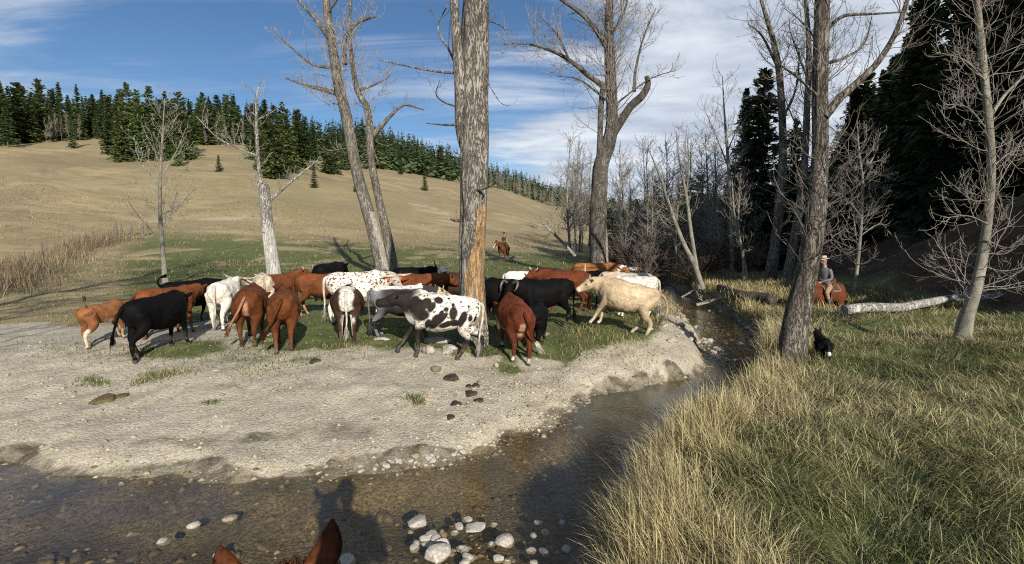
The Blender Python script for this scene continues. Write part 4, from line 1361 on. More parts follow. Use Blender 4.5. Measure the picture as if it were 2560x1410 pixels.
TAN = np.array([0.40, 0.305, 0.195]); DKB = np.array([0.045, 0.025, 0.016]); GREY = np.array([0.16, 0.16, 0.165]); PALE = np.array([0.50, 0.42, 0.31])
_em = bpy.data.meshes.new('eye')
_bm = bmesh.new(); bmesh.ops.create_icosphere(_bm, subdivisions=2, radius=0.022); _bm.to_mesh(_em); _bm.free()
_em.materials.append(M_EYE)


def cow_skeleton(neck_pitch, neck_yaw, head_pitch, head_yaw, neck_len=0.52):
    p0 = np.array([0.46, 0, 1.10])
    d = np.array([math.cos(neck_pitch) * math.cos(neck_yaw), math.cos(neck_pitch) * math.sin(neck_yaw), math.sin(neck_pitch)])
    poll = p0 + d * neck_len + np.array([0.06, 0, 0.02])
    hy = neck_yaw + head_yaw
    hd = np.array([math.cos(head_pitch) * math.cos(hy), math.cos(head_pitch) * math.sin(hy), math.sin(head_pitch)])
    hs = np.array([-math.sin(hy), math.cos(hy), 0])
    hu = np.cross(hd, hs)
    return p0, poll, hd, hs, hu


def build_cow(label, loc, heading, s=0.87, color=None, mat=None, legs=(0.1, -0.12, -0.1, 0.14), neck=(0.15, 0.0), head=(-0.75, 0.0), tail='hang', horns=None, voxel=0.032, fat=1.0,
              calf=False, group='cattle gathered on the creek bank', udder=False, hornmat=None, name='cow', pitch=None, eartag=False, roll=0):
    """legs: fore/aft offset of the feet: front near, front far, hind near, hind far"""
    npitch, nyaw = neck; hp, hy = head
    L = []
    k = fat
    tor = [(-0.80, 1.10, .06, .08), (-0.76, 1.08, .17, .18), (-0.66, 1.05, .235, .265), (-0.50, 1.03, .265, .300), (-0.30, .985, .285, .340), (-0.08, .945, .325, .375), (0.14, .930, .340, .390), (0.34, .945, .305, .388),
           (0.50, .985, .240, .350), (0.62, 1.02, .185, .290), (0.72, 1.04, .11, .19)]
    if calf:
        tor = [(x, z + .06, w * .84, h * .80) for x, z, w, h in tor]
    L.append(ring_loft([((x, 0, z - .02), (0, w * k * 1.07, 0), (0, 0, h * 1.04)) for x, z, w, h in tor], 22))
    # hip and pin bones, shoulder mass, brisket
    for sy in (-1, 1):
        L.append(limb_loft([(-0.46, sy * .13, 1.20), (-0.60, sy * .13, 1.14), (-0.74, sy * .09, 1.09)], [.095, .12, .08]))
        L.append(limb_loft([(0.46, sy * .07, 1.20), (0.46, sy * .14, 1.02), (0.44, sy * .14, .80)], [.10, .135, .11]))
    L.append(limb_loft([(0.38, 0, .66), (0.58, 0, .76), (0.70, 0, .92)], [.11, .12, .12], 0.8))
    L.append(limb_loft([(0.30, 0, 1.26), (0.48, 0, 1.28), (0.62, 0, 1.20)], [.06, .09, .10], 0.9))
    for i, sy in ((0, -1), (1, 1)):
        dx = legs[i]; lift = 0.0 if abs(dx) < 0.2 else 0.03
        kn = 0.05 + max(0, -dx) * 0.25
        L.append(limb_loft([(.46, sy * .15, .92), (.43 + dx * .15, sy * .165, .72), (.44 + dx * .5 + kn * .4, sy * .155, .42), (.43 + dx * .92, sy * .15, .15 + lift), (.46 + dx, sy * .15, .085 + lift), (.47 + dx, sy * .15, -.02)],
                           [.135, .108, .056, .040, .046, .056]))
    for i, sy in ((2, -1), (3, 1)):
        dx = legs[i]; lift = 0.0 if abs(dx) < 0.2 else 0.03
        L.append(limb_loft([(-.56, sy * .14, 1.02), (-.48 + dx * .12, sy * .175, .80), (-.54 + dx * .3, sy * .165, .62), (-.70 + dx * .62, sy * .15, .47), (-.66 + dx * .9, sy * .145, .17 + lift), (-.62 + dx, sy * .145, .085 + lift), (-.61 + dx, sy * .145, -.02)],
                           [.185, .150, .105, .064, .042, .048, .056]))
    if udder:
        L.append(limb_loft([(-.42, 0, .66), (-.40, 0, .56), (-.40, 0, .50)], [.13, .12, .08]))
    nl = 0.36 if calf else 0.42
    p0, poll, hd, hs, hu = cow_skeleton(npitch, nyaw, hp, hy, nl)
    mid = (p0 + poll) / 2 + np.array([0.0, 0, .0])
    up_n = np.array([0, 0, 1.0])
    nd_ = (poll - p0) / np.linalg.norm(poll - p0)
    nh = up_n - nd_ * (up_n @ nd_)
    nh /= np.linalg.norm(nh) + 1e-6
    nw = np.cross(nh, nd_)
    L.append(ring_loft([(p0 + np.array([-.12, 0, -.06]), nw * .18, nh * .30), (p0 + np.array([.06, 0, -.05]), nw * .175, nh * .29), (mid - nh * .04, nw * .135, nh * .235), (poll - nd_ * .05, nw * .105, nh * .155), (poll + nd_ * .06, nw * .085, nh * .11)], 18))
    hl = 0.41 if not calf else 0.36
    hr = [(-.10, .07, .07, 0), (-.03, .105, .105, 0), (.08, .122, .135, -.01), (.17, .114, .130, -.014), (.27, .088, .112, -.014), (.36, .080, .090, -.006), (.43, .088, .082, 0), (.475, .076, .066, .004), (.495, .035, .035, .004)]
    L.append(ring_loft([(poll + hd * (a * hl / .46) + hu * o, hs * w, hu * h) for a, w, h, o in hr], 16))
    L.append(limb_loft([poll + hd * .10 - hu * .08, poll + hd * .26 - hu * .075], [.075, .05], 0.9))
    V, Q, T3 = fuse(L, voxel, 4)
    cen = np.stack([V[:, 0], V[:, 1] * 0, np.full(len(V), .98)], 1)
    out_ = V - cen; out_ /= np.linalg.norm(out_, axis=1, keepdims=True) + 1e-9
    lump = (fbm3(V * 5.5 + loc[0] * 3, 17, 3) - .5) * .060 + (vnoise3(np.stack([V[:, 0] * 13, V[:, 1] * 2, V[:, 2] * 2], 1), 5) - .5) * .016 * (np.abs(V[:, 0]) < .35)
    V = V + out_ * (lump * smooth(.35, .7, V[:, 2]))[:, None]
    # region weights for colouring
    along = (V - poll) @ hd
    dist_head = np.linalg.norm((V - poll) - np.clip(along, 0, hl)[:, None] * hd, axis=1)
    is_head = (dist_head < 0.19) & (along > -0.08)
    tneck = np.clip(((V - p0) @ nd_) / np.linalg.norm(poll - p0), -1, 1.3)
    is_neck = (tneck > 0.15) & (np.linalg.norm((V - p0) - ((V - p0) @ nd_)[:, None] * nd_, axis=1) < 0.34) & (V[:, 0] > 0.45)
    reg = dict(head=is_head.astype(float), muzzle=(is_head & (along > hl * 0.80)).astype(float), neck=np.maximum(is_head, is_neck).astype(float), tneck=tneck, leg=smooth(.62, .50, V[:, 2]), low=smooth(.42, .30, V[:, 2]),
               hoof=(V[:, 2] < .075).astype(float), n=fbm3(V * 3.1 + loc[0], 3, 3), n2=fbm3(V * 8 + loc[1], 9, 2), along=along)
    g = Geo()
    C = color(V, reg)
    mud = (smooth(.46, .12, V[:, 2]) * smooth(.40, .68, fbm3(V * 9 + loc[0], 31, 3)) * .65)[:, None]
    C[:, :3] = C[:, :3] * (1 - mud) + np.array([.145, .12, .085]) * mud
    C[:, :3] *= (1.12 - .30 * smooth(.85, .6, V[:, 2]) * (V[:, 2] > .5))[:, None]  # underside shading painted into the coat: belly darker than the back
    hoofc = np.array([0.06, 0.05, 0.042, 0])
    C = np.where(reg['hoof'][:, None] > 0, hoofc, C)
    me_parts = [(V, Q, T3, C)]
    # ears and tail join the same skin
    ear_c = color(np.array([[0.9, 0, 1.3]]), {kk: (np.ones(1) if kk in ('head', 'neck') else np.zeros(1) + (0.5 if kk in ('n', 'n2') else 0)) for kk in reg})[0]
    for sy in (-1, 1):
        b = poll + hd * .03 + hs * sy * .085 + hu * .03
        tip = b + hs * sy * .15 - hd * .09 + hu * .04
        Ve, Qe = leaf_shape(b, tip, .062, hd * .5 + hu * .6, 0.25)
        me_parts.append((Ve, Qe, np.zeros((0, 3), int), np.tile(ear_c * np.array([.85, .85, .85, 1]), (len(Ve), 1))))
    tb = np.array([-.775, 0, 1.20 if not calf else 1.18])
    if tail == 'hang':
        tp = [tb + (0.06, 0, .02), tb + (-.05, 0, -.03), tb + (-.075, 0.01, -.30), tb + (-.06, 0.0, -.60), tb + (-.07, 0.02, -.85)]
    elif tail == 'curl':
        tp = [tb + (0.06, 0, .0), tb + (-.02, 0.02, .10), tb + (0.10, -0.04, .06), tb + (.16, -.10, .10), tb + (.13, -.12, .26), tb + (.16, -.10, .38)]
    elif tail == 'up':
        tp = [tb + (0.05, 0, .0), tb + (-.04, 0, .05), tb + (-.07, 0, .16), tb + (-.0, 0, .26), tb + (.10, 0.02, .30)]
    elif tail == 'swingL':
        tp = [tb + (0.06, 0, .0), tb + (-.06, .02, -.06), tb + (-.10, .12, -.28), tb + (-.10, .24, -.50), tb + (-.08, .34, -.66)]
    elif tail == 'swingR':
        tp = [tb + (0.06, 0, .0), tb + (-.06, -.02, -.06), tb + (-.10, -.10, -.28), tb + (-.12, -.17, -.52), tb + (-.10, -.30, -.66)]
    else:   # 'out': held away behind
        tp = [tb + (0.06, 0, .0), tb + (-.09, 0, -.02), tb + (-.22, 0.02, -.20), tb + (-.26, 0.04, -.40), tb + (-.20, .05, -.52)]
    tv, tq, tcaps = limb_loft(tp, np.linspace(.040, .015, len(tp)), n=18, sides=8)
    tl_c = color(np.array([[-0.7, 0, 1.0]]), {kk: np.zeros(1) + (0.5 if kk in ('n', 'n2') else 0) for kk in reg})[0]
    me_parts.append((tv, tq, np.zeros((0, 3), int), np.tile(tl_c * np.array([.8, .8, .8, 0.3]), (len(tv), 1))))
    # switch of hair at the tail's end
    rs = np.random.default_rng(int(abs(loc[0] * 100)) + 5)
    ends = []; tp = np.array(tp)
    dirn = tp[-1] - tp[-2]; dirn = dirn / np.linalg.norm(dirn)
    for i in range(46):
        a = tp[-1] + rs.normal(0, .012, 3) - dirn * rs.uniform(0, .10)
        e = a + (dirn * .6 + np.array([0, 0, -.5 if tail not in ('up', 'curl') else -.1]) + rs.normal(0, .10, 3)) * rs.uniform(.14, .28)
        ends.append(np.stack([a, (a + e) / 2 + rs.normal(0, .012, 3), e]))
    sv, sq = tubes(np.array(ends), np.tile([.007, .009, .002], (46, 1)), 3)
    sw_c = reg.get('switch', None)
    switch_col = getattr(color, 'switch', tl_c[:3] * 0.45)
    me_parts.append((sv, sq, np.zeros((0, 3), int), np.tile(np.append(switch_col, 0), (len(sv), 1))))
    for v, q, t3, c in me_parts:
        fl = [q] + ([t3] if len(t3) else [])
        g.add(v, fl, c)
    root = thing(name, label, 'cow', loc, math.radians(heading), group)
    root.scale = (s, s, s)
    if pitch is None:
        hx, hy_ = math.cos(math.radians(heading)), math.sin(math.radians(heading))
        zf = h1(loc[0] + hx * .45 * s, loc[1] + hy_ * .45 * s); zb = h1(loc[0] - hx * .62 * s, loc[1] - hy_ * .62 * s)
        pitch = -math.atan2(zf - zb, 1.07 * s)
        root.location[2] = (zf * .58 + zb * .42) - 0.015
    root.rotation_euler = (math.radians(roll), pitch, math.radians(heading))
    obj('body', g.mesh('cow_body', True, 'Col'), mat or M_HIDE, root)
    for sy in (-1, 1):
        e = obj('eye', _em, None, root, poll + hd * .155 + hs * sy * .098 + hu * .035)
    if horns:
        shape, hl_ = horns
        for sy in (-1, 1):
            b = poll - hd * .01 + hs * sy * .075 + hu * .06
            up = np.array([0, 0, 1.0])
            if shape == 'long':
                P = [b, b + hs * sy * .25 * hl_ - up * .01, b + hs * sy * .5 * hl_ + up * .02 + hd * .03, b + hs * sy * .72 * hl_ + up * .12 * hl_ + hd * .06]
                R = [.036, .032, .024, .006]
            elif shape == 'up':
                P = [b, b + hs * sy * .14 * hl_ + up * .04, b + hs * sy * .25 * hl_ + up * .18 * hl_, b + hs * sy * .28 * hl_ + up * .36 * hl_]
                R = [.034, .030, .022, .005]
            elif shape == 'curl':
                P = [b, b + hs * sy * .14 + up * .03 - hd * .02, b + hs * sy * .17 - up * .02 + hd * .10, b + hs * sy * .12 - up * .06 + hd * .19]
                R = [.040, .036, .026, .008]
            else:
                P = [b, b + hs * sy * .09 + up * .03, b + hs * sy * .13 + up * .11]
                R = [.026, .02, .005]
            hv, hq, hc = limb_loft(P, R, n=14, sides=9)
            obj('horn', mk_mesh('horn', hv, [hq] + [c[None] for c in hc]), hornmat or M_HORN, root)
    if eartag:
        for sy in (-1, 1):
            b = poll + hd * .03 + hs * sy * .21 + hu * .0
            v, q, c = ring_loft([(b + np.array([0, 0, .02]), hs * .022, hd * .004), (b - np.array([0, 0, .03]), hs * .032, hd * .004), (b - np.array([0, 0, .085]), hs * .030, hd * .004)], 8)
            obj('ear_tag', mk_mesh('ear_tag', v, [q] + [x[None] for x in c], False), M_TAGO, root)
    return root


def solid(base, leg=None, belly=None, muz=None, spk=0.0, dark_front=None, vary=0.25):
    base = np.asarray(base)

    def f(V, r):
        c = base[None] * (1 + vary * 2 * (r['n'] - .5))[:, None]
        if leg is not None:
            c = c + (np.asarray(leg)[None] - c) * smooth(.35, .65, r['low'] * .9 + (r['n2'] - .5) * .4)[:, None]
        if belly is not None:
            c = c + (np.asarray(belly)[None] - c) * (smooth(.72, .60, V[:, 2] + (r['n'] - .5) * .2) * (np.abs(V[:, 0]) < .5) * (1 - r['leg']))[:, None]
        if dark_front is not None:
            c = c + (np.asarray(dark_front)[None] - c) * smooth(.3, .62, V[:, 0] + (r['n'] - .5) * .3)[:, None]
        m = np.asarray(muz if muz is not None else base * .35)
        c = c + (m[None] - c) * r['muzzle'][:, None]
        return np.concatenate([c, np.full((len(V), 1), spk)], 1)
    return f


def c_calf(V, r):
    c = solid((0.20, .085, .035), leg=(0.40, .25, .15), muz=(.03, .02, .016))(V, r)
    c[:, :3] += (np.array([.60, .52, .42]) - c[:, :3]) * (smooth(.78, .60, V[:, 2]) * smooth(-.66, -.74, V[:, 0]) * .8)[:, None]
    c[:, :3] += (np.array([.04, .02, .014]) - c[:, :3]) * (r['head'] * .6)[:, None]
    c[:, :3] += (WHITE - c[:, :3]) * (np.exp(-(((V[:, 0] - .02) / .15) ** 2 + ((V[:, 2] - .70) / .08) ** 2)))[:, None]
    return c


def c_spot(V, r):
    """white with black patches, black head, neck and lower legs, fine flecks all over"""
    c = np.tile(WHITE, (len(V), 1)) * (1 + .2 * (r['n'] - .5))[:, None]
    sp = np.zeros(len(V))
    jit = (r['n2'] - .5) * .45 + (r['n'] - .5) * .55 + .10
    # patches (distance back from the shoulder, height, half length, half height, tilt)
    for x, z, a, b, ti in [(0.44, .88, .20, .14, -.3), (.34, 1.13, .12, .13, .4), (.22, 1.07, .07, .13, .5), (.10, 1.20, .11, .07, .0), (-.07, 1.05, .055, .055, 0), (-.20, 1.15, .035, .04, 0), (-.22, .97, .085, .13, -.1), (-.02, .86, .06, .16, .55),
                           (.10, .80, .10, .20, .55), (-.10, .74, .15, .07, -.4), (-.27, .78, .10, .08, .2), (-.42, .88, .075, .17, .25), (-.58, .92, .045, .07, 0), (-.68, .90, .03, .09, .1), (.26, .72, .06, .10, .3), (.02, .96, .05, .08, .4), (-.52, 1.15, .03, .025, 0), (-.35, 1.22, .03, .02, 0), (-.10, 1.26, .03, .02, 0), (.52, 1.02, .2, .25, 0)]:
        dx = V[:, 0] - x; dz = V[:, 2] - z
        u = dx * math.cos(ti) + dz * math.sin(ti); w = -dx * math.sin(ti) + dz * math.cos(ti)
        sp = np.maximum(sp, smooth(1.18, .88, np.sqrt((u / a) ** 2 + (w / b) ** 2) + jit))
    blk = np.maximum(sp * (V[:, 2] > .6), smooth(.50, .66, V[:, 0] * .75 + V[:, 2] * .12 + jit * .14))
    throat = np.exp(-(((V[:, 0] - .66) / .10) ** 2 + ((V[:, 2] - .72) / .10) ** 2))
    blk = blk * (1 - np.clip(throat * 1.4, 0, 1) * (1 - r['head']))
    blk = np.maximum(blk, r['head'])
    lg = smooth(.66, .56, V[:, 2] + jit * .15) * np.where(V[:, 0] > 0, 1, smooth(.60, .50, V[:, 2] + .06 * (V[:, 1] > 0)))
    blk = np.maximum(blk, lg * (np.abs(V[:, 1]) > .03) * np.where((V[:, 0] < .28) & (V[:, 0] > -.42) & (V[:, 2] > .5), 0, 1))
    c = c + (np.array([.020, .016, .014]) - c) * blk[:, None]
    return np.concatenate([c, (0.9 * (1 - blk))[:, None]], 1)


def c_pinto(V, r):
    """dark brown sides with a white rump, tail stripe and inner legs"""
    c = np.tile(DKB, (len(V), 1)) * (1 + .3 * (r['n'] - .5))[:, None]
    w = smooth(-.60, -.70, V[:, 0] + (r['n2'] - .5) * .14) * smooth(.19, .12, np.abs(V[:, 1]) + (r['n'] - .5) * .16) * smooth(.45, .6, V[:, 2])
    inner = smooth(.125, .095, np.abs(V[:, 1])) * (V[:, 2] < .68) * (V[:, 0] < -.3) * (V[:, 2] > .2)
    top = smooth(1.24, 1.30, V[:, 2] + (r['n'] - .5) * .1) * (V[:, 0] < .2)
    w = np.maximum(np.maximum(w, inner), top)
    c = c + (WHITE - c) * w[:, None]
    return np.concatenate([c, (w * .6)[:, None]], 1)


def c_speck(V, r):
    c = np.tile(WHITE, (len(V), 1)) * (1 + .15 * (r['n'] - .5))[:, None]
    d = smooth(.45, .75, V[:, 0] + (r['n'] - .5) * .3) * .45
    c = c + (np.array([.22, .13, .09]) - c) * d[:, None]
    return np.concatenate([c, np.clip(.95 - .7 * r['leg'], 0, 1)[:, None]], 1)


def c_lightspeck(V, r):
    c = np.tile(WHITE * 1.08, (len(V), 1)) * (1 + .12 * (r['n'] - .5))[:, None]
    return np.concatenate([c, np.full((len(V), 1), .45)], 1)


def c_whitehorn(V, r):
    c = np.tile(WHITE, (len(V), 1)) * (1 + .16 * (r['n'] - .5))[:, None]
    c = c + (np.array([.17, .07, .03]) - c) * (r['head'] * smooth(.3, .0, r['along']) * .8)[:, None]
    c = c + (np.array([.55, .36, .26]) - c) * (smooth(-.70, -.76, V[:, 0]) * smooth(.08, .03, np.abs(V[:, 1])))[:, None]
    return np.concatenate([c, np.full((len(V), 1), .25)], 1)


def c_line(V, r):
    """black with a white back line and grey front"""
    c = np.tile(np.array([.03, .03, .032]), (len(V), 1))
    w = smooth(1.235, 1.27, V[:, 2] + (r['n'] - .5) * .05) * (1 - r['neck'])
    gsh = smooth(-.35, -.6, V[:, 0]) * .9
    c = c + (GREY - c) * gsh[:, None]
    c = c + (WHITE - c) * w[:, None]
    c = c + (np.array([.45, .36, .24]) - c) * (r['head'] * .85)[:, None]
    return np.concatenate([c, (w * .8)[:, None]], 1)


def c_redwhite(V, r):
    c = solid(RED, belly=(.50, .42, .34), muz=(.3, .2, .15))(V, r)
    sock = smooth(.20, .15, V[:, 2] + (r['n2'] - .5) * .05)
    c[:, :3] += (WHITE - c[:, :3]) * sock[:, None]
    inner = smooth(.09, .05, np.abs(V[:, 1])) * (V[:, 0] < -.5) * smooth(1.0, .9, V[:, 2]) * smooth(.55, .7, V[:, 2])
    c[:, :3] += (np.array([.50, .30, .20]) - c[:, :3]) * (inner * .8)[:, None]
    return c


c_redwhite.switch = WHITE * .8


def c_whitehead(V, r):
    c = solid((.235, .095, .032), muz=(.2, .1, .06))(V, r)
    c[:, :3] += (WHITE - c[:, :3]) * (r['head'] * smooth(.05, .0, r['along']))[:, None]
    return c


def c_blackgrey(V, r):
    c = solid(BLACK, muz=(.05, .05, .055))(V, r)
    c[:, :3] += (np.array([.085, .09, .105]) - c[:, :3]) * (r['head'] * .9)[:, None]
    return c


def c_rearbrown(V, r):
    c = solid(BROWN * .82, leg=BROWN * .55, muz=(.06, .03, .02))(V, r)
    inner = smooth(.075, .02, np.abs(V[:, 1])) * (V[:, 0] < -.6) * smooth(1.15, 1.0, V[:, 2]) * smooth(.62, .75, V[:, 2])
    c[:, :3] += (np.array([.42, .22, .13]) - c[:, :3]) * (inner * .85)[:, None]
    return c


def cow_px(label, px, heading, s, color, py=None, Y=None, **kw):
    p = hit(px, py) if Y is None else on_ground(px, Y)
    # headings are read against the line of sight: 0 faces right, 90 straight away, 180 left
    return build_cow(label, p, heading + math.degrees(math.atan2(-p[0], p[1])) * 0.9, s, color, **kw)


VIS = 0.0245
cow_px('small brown calf with pale hind leg and tail curled over its back', 268, 46, .62, c_calf, py=856, calf=True, tail='curl', legs=(.02, .16, -.14, .16), neck=(-.15, -.1), head=(-.9, -.2), voxel=VIS, name='calf')
cow_px('long-legged black heifer walking away right beside the small brown calf', 408, 46, .83, solid(BLACK), py=878, legs=(.10, -.08, -.20, .16), tail='swingL', neck=(-.05, .5), head=(-.8, .2), voxel=VIS)
cow_px('reddish brown cow behind the black heifer, ears showing over its back', 412, 34, .80, solid(BROWN * 1.1), Y=11.1, tail='swingL', neck=(.25, .1), head=(-.6, .7))
cow_px('black bull with raised tail behind the brown cow at the left', 474, 26, .82, solid(BLACK), Y=12.6, tail='up', legs=(.20, -.15, -.1, .1), neck=(.05, .0), head=(-.7, 0), fat=1.08, name='bull')
cow_px('white longhorn cow seen from behind with a brown ear and one long horn', 566, 76, .84, c_whitehorn, py=815, mat=M_HIDE_RED, horns=('long', .95), neck=(.35, -.35), head=(-.4, -.3), legs=(0, .1, -.12, .1), tail='hang', voxel=VIS)
cow_px('dark reddish cow seen from behind with tail swept left, beside the white longhorn', 632, 84, .86, c_rearbrown, py=850, tail='swingL', neck=(-.35, -.3), head=(-.9, 0), legs=(0, .1, -.02, .05), voxel=VIS, fat=1.08)
cow_px('lighter brown cow seen from behind with ears up, right of the dark reddish one', 713, 90, .86, solid(BROWN * .95, muz=(.06, .03, .02)), py=868, tail='swingL', neck=(.42, .12), head=(-.5, .2), legs=(.1, 0, .12, -.10), voxel=VIS)
cow_px('cream and tan cow half hidden by the left side of the white dead trunk', 655, 95, .85, solid(PALE, spk=.5), Y=14.4, mat=M_HIDE_RED)
cow_px('brown cow with a small pale horn just right of the white dead trunk', 700, 40, .84, solid(BROWN), Y=14.8, horns=('short', 1), neck=(.5, -.2), head=(-.5, -.4))
cow_px('glossy orange brown cow left of the red speckled longhorn', 806, 4, .88, solid(BROWN * 1.1, leg=(.36, .2, .11)), Y=13.7, legs=(0, .1, -.02, .16), tail='hang', neck=(.1, 0), head=(-.8, 0))
cow_px('black cow of which only the back shows above the orange brown one', 822, 60, .95, solid(BLACK), Y=17.3)
cow_px('white longhorn cow densely flecked with red brown, looking at the camera', 893, 14, .95, c_speck, Y=12.6, mat=M_HIDE_RED, horns=('long', .62), neck=(.08, -.35), head=(-.75, -.85), legs=(.0, .08, -.05, .06), tail='hang', voxel=VIS, eartag=True)
cow_px('dark brown cow with white rump and white inner legs, seen from behind', 871, 90, .87, c_pinto, py=848, mat=M_HIDE_BLK, tail='hang', neck=(-.3, .1), head=(-.9, 0), legs=(0, .1, .0, .05), voxel=.018, fat=1.12)
cow_px('black horned cow with grey face turned to the camera at the back of the herd', 1042, 4, .90, c_blackgrey, Y=16.2, horns=('up', .95), hornmat=M_HORN_D, neck=(.28, -.45), head=(-.8, -.9), voxel=VIS)
cow_px('chestnut cow standing broadside behind the white-backed one', 1048, 3, .87, solid(BROWN * 1.08), Y=13.9, neck=(.15, .2), head=(-.7, .2))
cow_px('dark brown cow partly hidden behind the big central trunk', 1150, 178, .86, solid(DKB), Y=14.6, neck=(-.2, 0), head=(-.9, 0))
cow_px('black cow with a white line along its back behind the spotted cow', 1006, -4, .84, c_line, Y=10.9, mat=M_HIDE_BLK, horns=('short', 1.2), neck=(.02, .1), head=(-.5, .5), legs=(.1, -.1, .0, .05), voxel=VIS)
cow_px('white cow with bold black spots and black head in front of the big trunk', 1088, 180, .90, c_spot, Y=9.45, mat=M_HIDE_BLK, legs=(.34, -.05, -.30, .18), neck=(.02, .0), head=(-.42, 0), tail='hang', voxel=.0165, udder=False)
cow_px('black cow with lowered head just right of the big trunk', 1268, 196, .88, solid(BLACK), Y=12.2, neck=(-.55, .2), head=(-1.1, 0), fat=1.05)
cow_px('rust red cow with white socks and white tail switch seen from behind', 1284, 104, .87, c_redwhite, Y=10.0, tail='swingR', neck=(-.4, .2), head=(-1.0, 0), legs=(0, .1, -.10, .14), voxel=VIS, udder=True)
cow_px('black cow with a curled horn beside the rust red one', 1362, 200, .90, solid(BLACK), Y=12.0, horns=('curl', 1), hornmat=M_HORN_D, neck=(.22, .2), head=(-.8, .5), legs=(.1, -.05, -.06, .10), voxel=VIS)
cow_px('black calf seen from behind in front of the curled-horn cow', 1343, 80, .70, solid(BLACK), Y=10.45, calf=True, neck=(-.2, 0), head=(-.9, 0), legs=(0, .1, .02, -.03), tail='hang', voxel=VIS, name='calf')
cow_px('rust red cow facing left behind the black ones, ears raised', 1408, 181, .92, solid(RED * 1.1), Y=14.6, horns=('short', 1.2), neck=(.30, .0), head=(-.6, .7), voxel=VIS)
cow_px('brown cow with a white poll at the rear right of the herd', 1488, -3, .97, c_whitehead, Y=17.4, neck=(.05, -.1), head=(-.7, -.5))
cow_px('black cow with one pale upturned horn behind the tan cow', 1530, 178, .85, solid(BLACK), Y=15.6, horns=('up', 1.0), neck=(.15, .0), head=(-.7, 0))
cow_px('pale tan cow climbing up the bank at the right of the herd', 1545, 172, .90, solid(TAN, leg=(.50, .41, .29), muz=(.52, .45, .36)), Y=11.5, horns=('short', 1), neck=(-.12, .1), head=(-.80, .25), legs=(.06, .22, .26, -.06), tail='out', voxel=.019, fat=1.06, pitch=-.24)
cow_px('white cow with sparse red flecks showing its back behind the tan cow', 1588, 160, .84, c_lightspeck, Y=13.6, mat=M_HIDE_RED, neck=(-.2, 0), tail='hang')
cow_px('pale buff cow at the far right rear of the herd', 1575, 176, .84, solid(PALE), Y=15.2, tail='out')
cow_px('white cow of which a strip of back shows behind the black cattle', 1318, 0, .86, c_lightspeck, Y=15.4, mat=M_HIDE_RED, neck=(-.1, 0))


